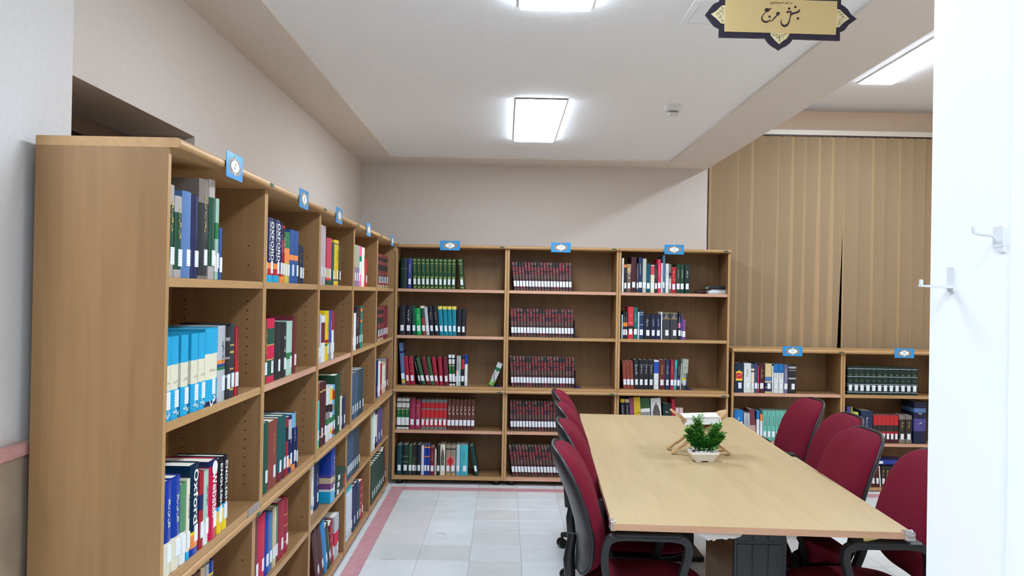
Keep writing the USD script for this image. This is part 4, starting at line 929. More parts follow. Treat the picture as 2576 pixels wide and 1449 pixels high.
(4.599,0.1250,0.298,0,0,'thick bright blue book with cyan foot','royal|0-.2:cyan,.2-.24:white,.24-.34:purple,.34-.44:tan,.44-.5:violet|vwP|g'),
]),
('L3',5,[
(4.366,0.0905,0.321,0.02,-25.3,'dark maroon book','dmaroon||-|'),
(4.467,0.0905,0.321,0.02,-25.3,'dark maroon book','dmaroon||-|'),
(4.565,0.0849,0.315,0.02,-25.3,'sky blue book','blue2||-|'),
(4.653,0.0722,0.258,0.02,-25,'black-green gilt book','dgreen2||vgG|'),
(4.731,0.0725,0.231,0.02,-15.9,'crimson book with gilt rules','dcrim|.2-.22:gold,.4-.42:gold,.6-.62:gold,.8-.82:gold|-|'),
(4.833,0.1272,0.233,0.02,0,'white book with crimson band','silver|.3-.62:crimson|-|'),
]),
('L4',1,[
(4.997,0.0627,0.243,0.012,0,'olive-grey volume with lilac foot','olivegrey|0-.46:lilac2|-|'),
(5.062,0.0645,0.243,0.012,0,'olive-grey volume with lilac foot','olivegrey|0-.46:lilac2|-|'),
(5.131,0.0645,0.243,0.012,0,'olive-grey volume with lilac foot','olivegrey|0-.46:lilac2|-|'),
(5.201,0.0645,0.243,0.012,0,'olive-grey volume with lilac foot','olivegrey|0-.46:lilac2|-|'),
(5.278,0.0740,0.243,0.012,0,'pink and white paperback','pink|.3-.62:white,.62-.75:teal|-|g'),
(5.372,0.1060,0.241,0.012,0,'cream book with salmon edge','cream||vkP|'),
(5.475,0.0790,0.176,0.012,0,'short red book','red||-|'),
]),
('L4',2,[
(5.035,0.0740,0.234,0.012,0,'navy book','navy||-|'),
(5.115,0.0790,0.218,0.012,0,'white paperback','white||-|'),
(5.184,0.0500,0.239,0.012,0,'thin black book','black||vwP|'),
(5.264,0.1020,0.251,0.012,0,'black-brown hardback','dmaroon||-|'),
(5.346,0.0510,0.254,0.012,0,'black book with teal edge and orange squares','teal|.62-.68:orange,.88-.94:orange|-|'),
]),
('L4',3,[
(5.072,0.0725,0.272,0.012,0,'slate blue volume','slateb||-|'),
(5.152,0.0725,0.272,0.012,0,'slate blue volume','slateb||-|'),
(5.226,0.0725,0.272,0.012,0,'slate blue volume','slateb||-|'),
(5.314,0.1025,0.276,0.012,0,'dark blue-green volume','slateg||-|'),
(5.424,0.1025,0.276,0.012,0,'dark blue-green volume','slateg||-|'),
]),
('L4',4,[
(5.080,0.0535,0.270,0.012,0,'slate-grey volume','slateb||-|'),
(5.135,0.0535,0.270,0.012,0,'slate-grey volume','slateb||-|'),
(5.192,0.0535,0.270,0.012,0,'slate-grey volume','slateb||-|'),
(5.249,0.0535,0.270,0.012,0,'slate-grey volume','slateb||-|'),
(5.314,0.0725,0.271,0.012,0,'dark slate-grey volume','slateg||-|'),
(5.388,0.0725,0.271,0.012,0,'dark slate-grey volume','slateg||-|'),
(5.464,0.0725,0.271,0.012,0,'dark slate-grey volume','slateg||-|'),
]),
('L4',5,[
(5.145,0.0645,0.273,0.02,0,'white ribbed binder','white2|.2-.22:grey,.1-.12:grey|-|'),
(5.211,0.0645,0.273,0.02,0,'white ribbed binder','white2|.2-.22:grey,.1-.12:grey|-|'),
(5.279,0.0645,0.273,0.02,0,'white ribbed binder','white2|.2-.22:grey,.1-.12:grey|-|'),
(5.379,0.1035,0.274,0.02,0,'navy hardback','navy||-|'),
(5.488,0.1035,0.274,0.02,0,'navy hardback','navy||-|'),
(5.578,0.0757,0.247,0.02,0,'dark green hardback','dgreen||-|'),
(5.673,0.1060,0.245,0.02,0,'crimson gilt-banded book','dcrim|.2-.22:gold,.4-.43:gold,.6-.63:gold,.8-.82:gold|-|'),
]),
('L5',1,[
(6.025,0.0785,0.234,0.012,0,'black-and-red banded volume','blackb|0-.08:tan,.08-.18:dred2,.18-.36:blackb,.36-.5:dred2,.5-.68:blackb,.68-.78:dred2,.78-.9:blackb,.9-1:dred2|-|d'),
(6.105,0.0785,0.234,0.012,0,'black-and-red banded volume','blackb|0-.08:tan,.08-.18:dred2,.18-.36:blackb,.36-.5:dred2,.5-.68:blackb,.68-.78:dred2,.78-.9:blackb,.9-1:dred2|-|d'),
(6.187,0.0785,0.234,0.012,0,'black-and-red banded volume','blackb|0-.08:tan,.08-.18:dred2,.18-.36:blackb,.36-.5:dred2,.5-.68:blackb,.68-.78:dred2,.78-.9:blackb,.9-1:dred2|-|d'),
(6.271,0.0785,0.234,0.012,0,'black-and-red banded volume','blackb|0-.08:tan,.08-.18:dred2,.18-.36:blackb,.36-.5:dred2,.5-.68:blackb,.68-.78:dred2,.78-.9:blackb,.9-1:dred2|-|d'),
(6.358,0.0785,0.234,0.012,0,'black-and-red banded volume','blackb|0-.08:tan,.08-.18:dred2,.18-.36:blackb,.36-.5:dred2,.5-.68:blackb,.68-.78:dred2,.78-.9:blackb,.9-1:dred2|-|d'),
(6.447,0.0785,0.234,0.012,0,'black-and-red banded volume','blackb|0-.08:tan,.08-.18:dred2,.18-.36:blackb,.36-.5:dred2,.5-.68:blackb,.68-.78:dred2,.78-.9:blackb,.9-1:dred2|-|d'),
]),
('L5',2,[
(6.038,0.0725,0.241,0.012,0,'black-and-red banded volume','blackb|0-.08:tan,.08-.18:dred2,.18-.36:blackb,.36-.5:dred2,.5-.68:blackb,.68-.78:dred2,.78-.9:blackb,.9-1:dred2|-|d'),
(6.112,0.0725,0.241,0.012,0,'black-and-red banded volume','blackb|0-.08:tan,.08-.18:dred2,.18-.36:blackb,.36-.5:dred2,.5-.68:blackb,.68-.78:dred2,.78-.9:blackb,.9-1:dred2|-|d'),
(6.189,0.0725,0.241,0.012,0,'black-and-red banded volume','blackb|0-.08:tan,.08-.18:dred2,.18-.36:blackb,.36-.5:dred2,.5-.68:blackb,.68-.78:dred2,.78-.9:blackb,.9-1:dred2|-|d'),
(6.267,0.0725,0.241,0.012,0,'black-and-red banded volume','blackb|0-.08:tan,.08-.18:dred2,.18-.36:blackb,.36-.5:dred2,.5-.68:blackb,.68-.78:dred2,.78-.9:blackb,.9-1:dred2|-|d'),
(6.345,0.0695,0.240,0.012,0,'plain maroon volume','maroon||-|'),
(6.416,0.0695,0.240,0.012,0,'plain maroon volume','maroon||-|'),
(6.488,0.0695,0.240,0.012,0,'plain maroon volume','maroon||-|'),
]),
('L5',3,[
(6.182,0.0760,0.265,0.03,0,'navy book','navy||-|'),
(6.280,0.1110,0.249,0.03,0,'white paperback','white||-|'),
(6.382,0.0780,0.226,0.03,0,'red book','dred||-|'),
(6.467,0.0755,0.225,0.03,0,'cream lettered book','tan|.3-.9:cream|vkP|'),
(6.547,0.0755,0.225,0.03,0,'cream lettered book','tan|.3-.9:cream|vkP|'),
(6.611,0.0480,0.244,0.03,0,'thin grey book','grey||-|'),
(6.703,0.0830,0.240,0.03,0,'maroon book','maroon||-|'),
]),
('L5',4,[
(6.031,0.0760,0.252,0.012,0,'pale green book','mint||-|'),
(6.114,0.0740,0.256,0.012,0,'white book','white||-|'),
(6.210,0.1020,0.258,0.012,0,'cream and black book','black|.3-.9:cream|-|'),
(6.329,0.1245,0.249,0.012,0,'violet hardback','violet2||-|'),
(6.458,0.1245,0.249,0.012,0,'violet hardback','violet2||-|'),
]),
('L5',5,[
(6.049,0.0805,0.270,0.01,0,'dark green volume','dgreen2||-|'),
(6.131,0.0805,0.270,0.01,0,'dark green volume','dgreen2||-|'),
(6.216,0.0805,0.270,0.01,0,'dark green volume','dgreen2||-|'),
(6.303,0.0805,0.270,0.01,0,'dark green volume','dgreen2||-|'),
(6.392,0.0805,0.270,0.01,0,'dark green volume','dgreen2||-|'),
(6.484,0.0805,0.270,0.01,0,'dark green volume','dgreen2||-|'),
(6.578,0.0805,0.270,0.01,0,'dark green volume','dgreen2||-|'),
(6.697,0.0910,0.280,0.01,-17.6,'maroon volume leaning left','dmaroon||-|'),
]),
('B1',1,[
(-0.818,0.0530,0.243,0.03,0,'dark green unlabelled hardback','inkgreen|.65-.66:grey|-|n'),
(-0.771,0.0310,0.245,0.03,0,'blue-violet book','indigo||vwP|'),
(-0.728,0.0325,0.245,0.03,-2.2,'green gilt-ornamented volume','forest|.02-.08:olivegold,.81-.86:olivegold,.91-.97:olivegold,.33-.41:olivegold|vgP|d'),
(-0.694,0.0325,0.245,0.03,-2,'green gilt-ornamented volume','forest|.02-.08:olivegold,.81-.86:olivegold,.91-.97:olivegold,.33-.41:olivegold|vgP|d'),
(-0.659,0.0325,0.245,0.03,-1.7,'green gilt-ornamented volume','forest|.02-.08:olivegold,.81-.86:olivegold,.91-.97:olivegold,.33-.41:olivegold|vgP|d'),
(-0.625,0.0325,0.245,0.03,-1.5,'green gilt-ornamented volume','forest|.02-.08:olivegold,.81-.86:olivegold,.91-.97:olivegold,.33-.41:olivegold|vgP|d'),
(-0.590,0.0325,0.245,0.03,-1.3,'green gilt-ornamented volume','forest|.02-.08:olivegold,.81-.86:olivegold,.91-.97:olivegold,.33-.41:olivegold|vgP|d'),
(-0.555,0.0325,0.245,0.03,-1.1,'green gilt-ornamented volume','forest|.02-.08:olivegold,.81-.86:olivegold,.91-.97:olivegold,.33-.41:olivegold|vgP|d'),
(-0.521,0.0325,0.245,0.03,-0.9,'green gilt-ornamented volume','forest|.02-.08:olivegold,.81-.86:olivegold,.91-.97:olivegold,.33-.41:olivegold|vgP|d'),
(-0.486,0.0325,0.245,0.03,-0.6,'green gilt-ornamented volume','forest|.02-.08:olivegold,.81-.86:olivegold,.91-.97:olivegold,.33-.41:olivegold|vgP|d'),
(-0.452,0.0325,0.245,0.03,-0.4,'green gilt-ornamented volume','forest|.02-.08:olivegold,.81-.86:olivegold,.91-.97:olivegold,.33-.41:olivegold|vgP|d'),
(-0.417,0.0325,0.245,0.03,-0.2,'green gilt-ornamented volume','forest|.02-.08:olivegold,.81-.86:olivegold,.91-.97:olivegold,.33-.41:olivegold|vgP|d'),
(-0.345,0.0360,0.247,0.03,-5.2,'green gilt-ornamented volume leaning away','forest|.02-.08:olivegold,.81-.86:olivegold,.91-.97:olivegold,.33-.41:olivegold|vgP|d'),
]),
('B1',2,[
(-0.824,0.0470,0.238,0.03,0,'wide black hardback','black2||-|'),
(-0.774,0.0450,0.236,0.03,0,'black hardback with silver emblems','ink||vwG|'),
(-0.727,0.0270,0.236,0.03,-2.7,'dark green hardback','dgreen||-|'),
(-0.687,0.0400,0.217,0.03,-4.4,'bright green book','kelly||vwP|'),
(-0.646,0.0270,0.236,0.03,-5.4,'brown and cream book with green title','rust|.6-.95:dgreen,.92-1:cream|-|'),
(-0.615,0.0260,0.228,0.03,-5.9,'grey-white book','silver||-|'),
(-0.581,0.0335,0.236,0.03,-5.4,'black hardback with gilt lettering','ink||vgP|'),
(-0.541,0.0335,0.236,0.03,-5.7,'black hardback with gilt lettering','ink||vgP|'),
(-0.504,0.0325,0.236,0.03,-5.1,'teal volume with yellow head','tealv|.89-1:yellow2|-|'),
(-0.469,0.0325,0.236,0.03,-4.1,'teal volume with yellow head','tealv|.89-1:yellow2|-|'),
(-0.435,0.0325,0.236,0.03,-3.2,'teal volume with yellow head','tealv|.89-1:yellow2|-|'),
(-0.401,0.0325,0.236,0.03,-2.2,'teal volume with yellow head','tealv|.89-1:yellow2|-|'),
(-0.366,0.0325,0.214,0.03,0,'plain black hardback','ink||-|'),
(-0.330,0.0325,0.214,0.03,0,'plain black hardback','ink||-|'),
]),
('B1',3,[
(-0.809,0.0300,0.341,0.07,-5,'tall blue patterned book','steelp|.03-.12:olive,.75-.8:navy|-|g'),
(-0.773,0.0315,0.226,0.07,-6.2,'crimson hardback','dcrim||-|'),
(-0.735,0.0380,0.226,0.07,-5.2,'crimson hardback with gilt rules','dcrim|.5-.51:gold,.82-.83:gold|-|'),
(-0.671,0.0140,0.236,0.07,-14.5,'slim navy lettered book','ink||vwP|'),
(-0.644,0.0295,0.227,0.07,-14.3,'moss green hardback','moss||-|'),
(-0.604,0.0365,0.226,0.07,-13.2,'dark maroon hardback','maroon||-|'),
(-0.570,0.0295,0.227,0.07,-11.3,'moss green hardback','moss||-|'),
(-0.538,0.0315,0.226,0.07,-8.7,'crimson hardback','dcrim||-|'),
(-0.501,0.0315,0.226,0.07,-5.1,'crimson hardback','dcrim||-|'),
(-0.460,0.0365,0.226,0.07,-4.3,'dark maroon hardback','maroon||-|'),
(-0.427,0.0215,0.248,0.07,-2.9,'white-and-green ornamented volume','white|.06-.12:black,.38-.64:kellyd,.66-.7:black,.86-.9:black|vgG|'),
(-0.402,0.0215,0.248,0.07,-2.4,'white-and-green ornamented volume','white|.06-.12:black,.38-.64:kellyd,.66-.7:black,.86-.9:black|vgG|'),
(-0.386,0.0070,0.214,0.07,0,'thin dark multicoloured book','black|.4-.6:red|-|'),
(-0.374,0.0140,0.242,0.07,0,'thin white book with pink edge','white|.5-1:lilac|vkP|'),
(-0.356,0.0170,0.239,0.07,0,'pale mint book','mint||vkP|'),
(-0.331,0.0250,0.244,0.07,0,'navy book with red panel','ink|.55-.88:red|-|'),
(-0.305,0.0210,0.250,0.07,0,'white book with pink and blue head','white|.7-1:royal,.72-.97:pink|-|'),
(-0.098,0.0420,0.193,0.07,21.5,'lone white-and-green book leaning on side panel','white|.0-.3:lime,.66-.8:green|vkP|o'),
]),
('B1',4,[
(-0.842,0.0315,0.246,0.05,0.3,'white-and-green ornamented volume','white|.06-.12:black,.38-.64:kellyd,.66-.7:black,.86-.9:black|vgG|'),
(-0.809,0.0315,0.246,0.05,0.6,'white-and-green ornamented volume','white|.06-.12:black,.38-.64:kellyd,.66-.7:black,.86-.9:black|vgG|'),
(-0.776,0.0315,0.246,0.05,0.8,'white-and-green ornamented volume','white|.06-.12:black,.38-.64:kellyd,.66-.7:black,.86-.9:black|vgG|'),
(-0.733,0.0460,0.243,0.05,0.8,'raspberry hardback','rose2||-|'),
(-0.687,0.0380,0.235,0.05,0.8,'raspberry banded hardback','rose2|.1-.12:pink,.8-.82:pink|vgP|'),
(-0.646,0.0335,0.239,0.05,0.9,'red volume with grey ends','red3|0-.08:tealgrey,.28-.3:tealgrey,.34-.38:tealgrey,.66-.7:tealgrey,.9-1:tealgrey|-|'),
(-0.611,0.0335,0.239,0.05,0.9,'red volume with grey ends','red3|0-.08:tealgrey,.28-.3:tealgrey,.34-.38:tealgrey,.66-.7:tealgrey,.9-1:tealgrey|-|'),
(-0.576,0.0335,0.239,0.05,0.9,'red volume with grey ends','red3|0-.08:tealgrey,.28-.3:tealgrey,.34-.38:tealgrey,.66-.7:tealgrey,.9-1:tealgrey|-|'),
(-0.541,0.0335,0.239,0.05,0.9,'red volume with grey ends','red3|0-.08:tealgrey,.28-.3:tealgrey,.34-.38:tealgrey,.66-.7:tealgrey,.9-1:tealgrey|-|'),
(-0.506,0.0335,0.239,0.05,0.9,'red volume with grey ends','red3|0-.08:tealgrey,.28-.3:tealgrey,.34-.38:tealgrey,.66-.7:tealgrey,.9-1:tealgrey|-|'),
(-0.471,0.0335,0.239,0.05,0.9,'red volume with grey ends','red3|0-.08:tealgrey,.28-.3:tealgrey,.34-.38:tealgrey,.66-.7:tealgrey,.9-1:tealgrey|-|'),
(-0.435,0.0295,0.235,0.05,0.9,'brown volume with cream calligraphy','brown2||vwH|'),
(-0.403,0.0295,0.235,0.05,0.9,'brown volume with cream calligraphy','brown2||vwH|'),
(-0.371,0.0295,0.235,0.05,0.9,'brown volume with cream calligraphy','brown2||vwH|'),
(-0.339,0.0295,0.235,0.05,0.9,'brown volume with cream calligraphy','brown2||vwH|'),
(-0.307,0.0295,0.235,0.05,0.9,'brown volume with cream calligraphy','brown2||vwH|'),
(-0.275,0.0295,0.235,0.05,0.9,'brown volume with cream calligraphy','brown2||vwH|'),
(-0.243,0.0295,0.235,0.05,0.9,'brown volume with cream calligraphy','brown2||vwH|'),
]),
('B1',5,[
(-0.828,0.0410,0.239,0.03,0,'dark teal hardback','inkteal2||-|'),
(-0.779,0.0460,0.241,0.03,0,'navy-black ruled hardback','inkgreen|.42-.44:grey,.6-.62:grey|-|'),
(-0.740,0.0260,0.236,0.03,0,'moss green hardback','moss|0-.3:slateg|-|'),
(-0.712,0.0250,0.242,0.03,0,'black-olive spine','blackb|.3-.6:olived|-|'),
(-0.693,0.0080,0.237,0.03,0,'thin black book','black||-|'),
(-0.669,0.0347,0.243,0.03,0,'dark navy hardback','ink||-|'),
(-0.640,0.0227,0.235,0.03,0,'white-lilac book','lilacw||-|'),
(-0.616,0.0195,0.242,0.03,0,'royal blue book with orange rings','royal|.6-.63:orange,.9-.95:orange|-|g'),
(-0.593,0.0195,0.242,0.03,0,'royal blue book with orange rings','royal|.6-.63:orange,.9-.95:orange|-|g'),
(-0.562,0.0390,0.226,0.03,0,'maroon gilt hardback','maroon||vgP|'),
(-0.539,0.0055,0.208,0.03,0,'thin cream book','cream||-|o'),
(-0.531,0.0055,0.208,0.03,0,'thin cream book','cream||-|o'),
(-0.513,0.0220,0.242,0.03,0,'black hardback','black||-|'),
(-0.479,0.0390,0.247,0.03,0,'cream book with drawn grey tower','cream||tower|'),
(-0.435,0.0370,0.241,0.03,0,'tan-grey volume, left half of red diamond','tanblk|.0-.06:gold,.86-.9:black|diaL|'),
(-0.394,0.0410,0.241,0.03,0,'tan-grey volume, right half of red diamond','tanblk|.0-.06:gold,.86-.9:black|diaR|'),
(-0.354,0.0290,0.248,0.03,0,'pale blue-white book','paleblue|0-.3:skyblue|-|'),
(-0.306,0.0610,0.248,0.03,0,'thick turquoise book','turq2||vkP|'),
(-0.202,0.0320,0.244,0.03,-10.5,'dark green book leaning by itself','inkgreen2||-|'),
]),
('B2',1,[
(0.086,0.0225,0.229,0.03,-6.4,'worn red-brown encyclopaedia volume','encblk|0-.06:encbr,.06-.14:encpur,.14-.4:encpur,.4-.56:encbr,.56-.66:encred,.66-.7:encblk,.7-.84:encred,.84-.9:encblk,.9-1:encdust|-|wd'),
(0.110,0.0225,0.229,0.03,-6.2,'worn red-brown encyclopaedia volume','encblk|0-.06:encbr,.06-.14:encpur,.14-.4:encpur,.4-.56:encbr,.56-.66:encred,.66-.7:encblk,.7-.84:encred,.84-.9:encblk,.9-1:encdust|-|wd'),
(0.135,0.0225,0.229,0.03,-5.9,'worn red-brown encyclopaedia volume','encblk|0-.06:encdust,.06-.14:encred,.14-.4:encpur,.4-.56:encbr,.56-.66:encred,.66-.7:encdust,.7-.83:encred,.83-.86:encblk|-|wd'),
(0.159,0.0225,0.229,0.03,-5.7,'worn red-brown encyclopaedia volume','encblk|0-.06:encdust,.06-.14:encred,.14-.4:encpur,.4-.56:encbr,.56-.66:encred,.66-.7:encdust,.7-.83:encred,.83-.86:encblk|-|wd'),
(0.184,0.0225,0.229,0.03,-5.5,'worn red-brown encyclopaedia volume','encblk|0-.06:encbr,.06-.14:encpur,.14-.4:encpur,.4-.56:encdust,.56-.66:encpur,.66-.7:encblk,.7-.84:encred,.84-.88:encdust,.88-1:encred|-|wd'),
(0.209,0.0225,0.229,0.03,-5.2,'worn red-brown encyclopaedia volume','encblk|0-.06:encbr,.06-.14:encpur,.14-.4:encpur,.4-.56:encdust,.56-.66:encpur,.66-.7:encblk,.7-.84:encred,.84-.88:encdust,.88-1:encred|-|wd'),
(0.233,0.0225,0.229,0.03,-5,'worn red-brown encyclopaedia volume','encblk|0-.06:encbr,.06-.14:encpur,.14-.4:encpur,.4-.56:encbr,.56-.66:encred,.66-.7:encblk,.7-.84:encred,.84-.9:encblk,.9-1:encdust|-|wd'),
(0.258,0.0225,0.229,0.03,-4.8,'worn red-brown encyclopaedia volume','encblk|0-.06:encbr,.06-.14:encpur,.14-.4:encpur,.4-.56:encbr,.56-.66:encred,.66-.7:encblk,.7-.84:encred,.84-.9:encblk,.9-1:encdust|-|wd'),
(0.282,0.0225,0.229,0.03,-4.5,'worn red-brown encyclopaedia volume','encblk|0-.06:encdust,.06-.14:encred,.14-.4:encpur,.4-.56:encbr,.56-.66:encred,.66-.7:encdust,.7-.83:encred,.83-.86:encblk|-|wd'),
(0.307,0.0225,0.229,0.03,-4.3,'worn red-brown encyclopaedia volume','encblk|0-.06:encbr,.06-.14:encpur,.14-.4:encpur,.4-.56:encbr,.56-.66:encred,.66-.7:encblk,.7-.84:encred,.84-.9:encblk,.9-1:encdust|-|wd'),
(0.332,0.0225,0.229,0.03,-4.1,'worn red-brown encyclopaedia volume','encblk|0-.06:encbr,.06-.14:encpur,.14-.4:encpur,.4-.56:encdust,.56-.66:encpur,.66-.7:encblk,.7-.84:encred,.84-.88:encdust,.88-1:encred|-|wd'),
(0.356,0.0225,0.229,0.03,-3.8,'worn red-brown encyclopaedia volume','encblk|0-.06:encbr,.06-.14:encpur,.14-.4:encpur,.4-.56:encbr,.56-.66:encred,.66-.7:encblk,.7-.84:encred,.84-.9:encblk,.9-1:encdust|-|wd'),
(0.381,0.0225,0.229,0.03,-3.6,'worn red-brown encyclopaedia volume','encblk|0-.06:encbr,.06-.14:encpur,.14-.4:encpur,.4-.56:encbr,.56-.66:encred,.66-.7:encblk,.7-.84:encred,.84-.9:encblk,.9-1:encdust|-|wd'),
(0.405,0.0225,0.229,0.03,-3.4,'worn red-brown encyclopaedia volume','encblk|0-.06:encdust,.06-.14:encred,.14-.4:encpur,.4-.56:encbr,.56-.66:encred,.66-.7:encdust,.7-.83:encred,.83-.86:encblk|-|wd'),
(0.430,0.0225,0.229,0.03,-3.1,'worn red-brown encyclopaedia volume','encblk|0-.06:encdust,.06-.14:encred,.14-.4:encpur,.4-.56:encbr,.56-.66:encred,.66-.7:encdust,.7-.83:encred,.83-.86:encblk|-|wd'),
(0.455,0.0225,0.229,0.03,-2.9,'worn red-brown encyclopaedia volume','encblk|0-.06:encbr,.06-.14:encpur,.14-.4:encpur,.4-.56:encdust,.56-.66:encpur,.66-.7:encblk,.7-.84:encred,.84-.88:encdust,.88-1:encred|-|wd'),
(0.479,0.0225,0.229,0.03,-2.7,'worn red-brown encyclopaedia volume','encblk|0-.06:encbr,.06-.14:encpur,.14-.4:encpur,.4-.56:encdust,.56-.66:encpur,.66-.7:encblk,.7-.84:encred,.84-.88:encdust,.88-1:encred|-|wd'),
(0.504,0.0225,0.229,0.03,-2.4,'worn red-brown encyclopaedia volume','encblk|0-.06:encbr,.06-.14:encpur,.14-.4:encpur,.4-.56:encbr,.56-.66:encred,.66-.7:encblk,.7-.84:encred,.84-.9:encblk,.9-1:encdust|-|wd'),
(0.529,0.0225,0.229,0.03,-2.2,'worn red-brown encyclopaedia volume','encblk|0-.06:encbr,.06-.14:encpur,.14-.4:encpur,.4-.56:encbr,.56-.66:encred,.66-.7:encblk,.7-.84:encred,.84-.9:encblk,.9-1:encdust|-|wd'),
]),
('B2',2,[
(0.070,0.0235,0.227,0.03,-3.1,'worn red-brown encyclopaedia volume','encblk|0-.06:encbr,.06-.14:encpur,.14-.4:encpur,.4-.56:encdust,.56-.66:encpur,.66-.7:encblk,.7-.84:encred,.84-.88:encdust,.88-1:encred|-|wd'),
(0.095,0.0235,0.227,0.03,-3.1,'worn red-brown encyclopaedia volume','encblk|0-.06:encbr,.06-.14:encpur,.14-.4:encpur,.4-.56:encdust,.56-.66:encpur,.66-.7:encblk,.7-.84:encred,.84-.88:encdust,.88-1:encred|-|wd'),
(0.121,0.0235,0.227,0.03,-3,'worn red-brown encyclopaedia volume','encblk|0-.06:encbr,.06-.14:encpur,.14-.4:encpur,.4-.56:encbr,.56-.66:encred,.66-.7:encblk,.7-.84:encred,.84-.9:encblk,.9-1:encdust|-|wd'),
(0.146,0.0235,0.227,0.03,-2.9,'worn red-brown encyclopaedia volume','encblk|0-.06:encbr,.06-.14:encpur,.14-.4:encpur,.4-.56:encbr,.56-.66:encred,.66-.7:encblk,.7-.84:encred,.84-.9:encblk,.9-1:encdust|-|wd'),
(0.171,0.0235,0.227,0.03,-2.8,'worn red-brown encyclopaedia volume','encblk|0-.06:encdust,.06-.14:encred,.14-.4:encpur,.4-.56:encbr,.56-.66:encred,.66-.7:encdust,.7-.83:encred,.83-.86:encblk|-|wd'),
(0.197,0.0235,0.227,0.03,-2.7,'worn red-brown encyclopaedia volume','encblk|0-.06:encbr,.06-.14:encpur,.14-.4:encpur,.4-.56:encbr,.56-.66:encred,.66-.7:encblk,.7-.84:encred,.84-.9:encblk,.9-1:encdust|-|wd'),
(0.222,0.0235,0.227,0.03,-2.7,'worn red-brown encyclopaedia volume','encblk|0-.06:encbr,.06-.14:encpur,.14-.4:encpur,.4-.56:encdust,.56-.66:encpur,.66-.7:encblk,.7-.84:encred,.84-.88:encdust,.88-1:encred|-|wd'),
(0.247,0.0235,0.227,0.03,-2.6,'worn red-brown encyclopaedia volume','encblk|0-.06:encbr,.06-.14:encpur,.14-.4:encpur,.4-.56:encbr,.56-.66:encred,.66-.7:encblk,.7-.84:encred,.84-.9:encblk,.9-1:encdust|-|wd'),
(0.273,0.0235,0.227,0.03,-2.5,'worn red-brown encyclopaedia volume','encblk|0-.06:encbr,.06-.14:encpur,.14-.4:encpur,.4-.56:encbr,.56-.66:encred,.66-.7:encblk,.7-.84:encred,.84-.9:encblk,.9-1:encdust|-|wd'),
(0.298,0.0235,0.227,0.03,-2.4,'worn red-brown encyclopaedia volume','encblk|0-.06:encdust,.06-.14:encred,.14-.4:encpur,.4-.56:encbr,.56-.66:encred,.66-.7:encdust,.7-.83:encred,.83-.86:encblk|-|wd'),
(0.323,0.0235,0.227,0.03,-2.3,'worn red-brown encyclopaedia volume','encblk|0-.06:encdust,.06-.14:encred,.14-.4:encpur,.4-.56:encbr,.56-.66:encred,.66-.7:encdust,.7-.83:encred,.83-.86:encblk|-|wd'),
(0.349,0.0235,0.227,0.03,-2.2,'worn red-brown encyclopaedia volume','encblk|0-.06:encbr,.06-.14:encpur,.14-.4:encpur,.4-.56:encdust,.56-.66:encpur,.66-.7:encblk,.7-.84:encred,.84-.88:encdust,.88-1:encred|-|wd'),
(0.374,0.0235,0.227,0.03,-2.2,'worn red-brown encyclopaedia volume','encblk|0-.06:encbr,.06-.14:encpur,.14-.4:encpur,.4-.56:encdust,.56-.66:encpur,.66-.7:encblk,.7-.84:encred,.84-.88:encdust,.88-1:encred|-|wd'),
(0.399,0.0235,0.227,0.03,-2.1,'worn red-brown encyclopaedia volume','encblk|0-.06:encbr,.06-.14:encpur,.14-.4:encpur,.4-.56:encbr,.56-.66:encred,.66-.7:encblk,.7-.84:encred,.84-.9:encblk,.9-1:encdust|-|wd'),
(0.425,0.0235,0.227,0.03,-2,'worn red-brown encyclopaedia volume','encblk|0-.06:encbr,.06-.14:encpur,.14-.4:encpur,.4-.56:encbr,.56-.66:encred,.66-.7:encblk,.7-.84:encred,.84-.9:encblk,.9-1:encdust|-|wd'),
(0.450,0.0235,0.227,0.03,-1.9,'worn red-brown encyclopaedia volume','encblk|0-.06:encdust,.06-.14:encred,.14-.4:encpur,.4-.56:encbr,.56-.66:encred,.66-.7:encdust,.7-.83:encred,.83-.86:encblk|-|wd'),
(0.475,0.0235,0.227,0.03,-1.8,'worn red-brown encyclopaedia volume','encblk|0-.06:encbr,.06-.14:encpur,.14-.4:encpur,.4-.56:encbr,.56-.66:encred,.66-.7:encblk,.7-.84:encred,.84-.9:encblk,.9-1:encdust|-|wd'),
(0.501,0.0235,0.227,0.03,-1.8,'worn red-brown encyclopaedia volume','encblk|0-.06:encbr,.06-.14:encpur,.14-.4:encpur,.4-.56:encdust,.56-.66:encpur,.66-.7:encblk,.7-.84:encred,.84-.88:encdust,.88-1:encred|-|wd'),
(0.526,0.0235,0.227,0.03,-1.7,'worn red-brown encyclopaedia volume','encblk|0-.06:encbr,.06-.14:encpur,.14-.4:encpur,.4-.56:encbr,.56-.66:encred,.66-.7:encblk,.7-.84:encred,.84-.9:encblk,.9-1:encdust|-|wd'),
(0.551,0.0235,0.227,0.03,-1.6,'worn red-brown encyclopaedia volume','encblk|0-.06:encbr,.06-.14:encpur,.14-.4:encpur,.4-.56:encbr,.56-.66:encred,.66-.7:encblk,.7-.84:encred,.84-.9:encblk,.9-1:encdust|-|wd'),
]),
('B2',3,[
(0.077,0.0225,0.243,0.05,-4.2,'worn red-brown encyclopaedia volume','encblk|0-.06:encdust,.06-.14:encred,.14-.4:encpur,.4-.56:encbr,.56-.66:encred,.66-.7:encdust,.7-.83:encred,.83-.86:encblk|-|wd'),
(0.102,0.0225,0.243,0.05,-4.1,'worn red-brown encyclopaedia volume','encblk|0-.06:encbr,.06-.14:encpur,.14-.4:encpur,.4-.56:encbr,.56-.66:encred,.66-.7:encblk,.7-.84:encred,.84-.9:encblk,.9-1:encdust|-|wd'),
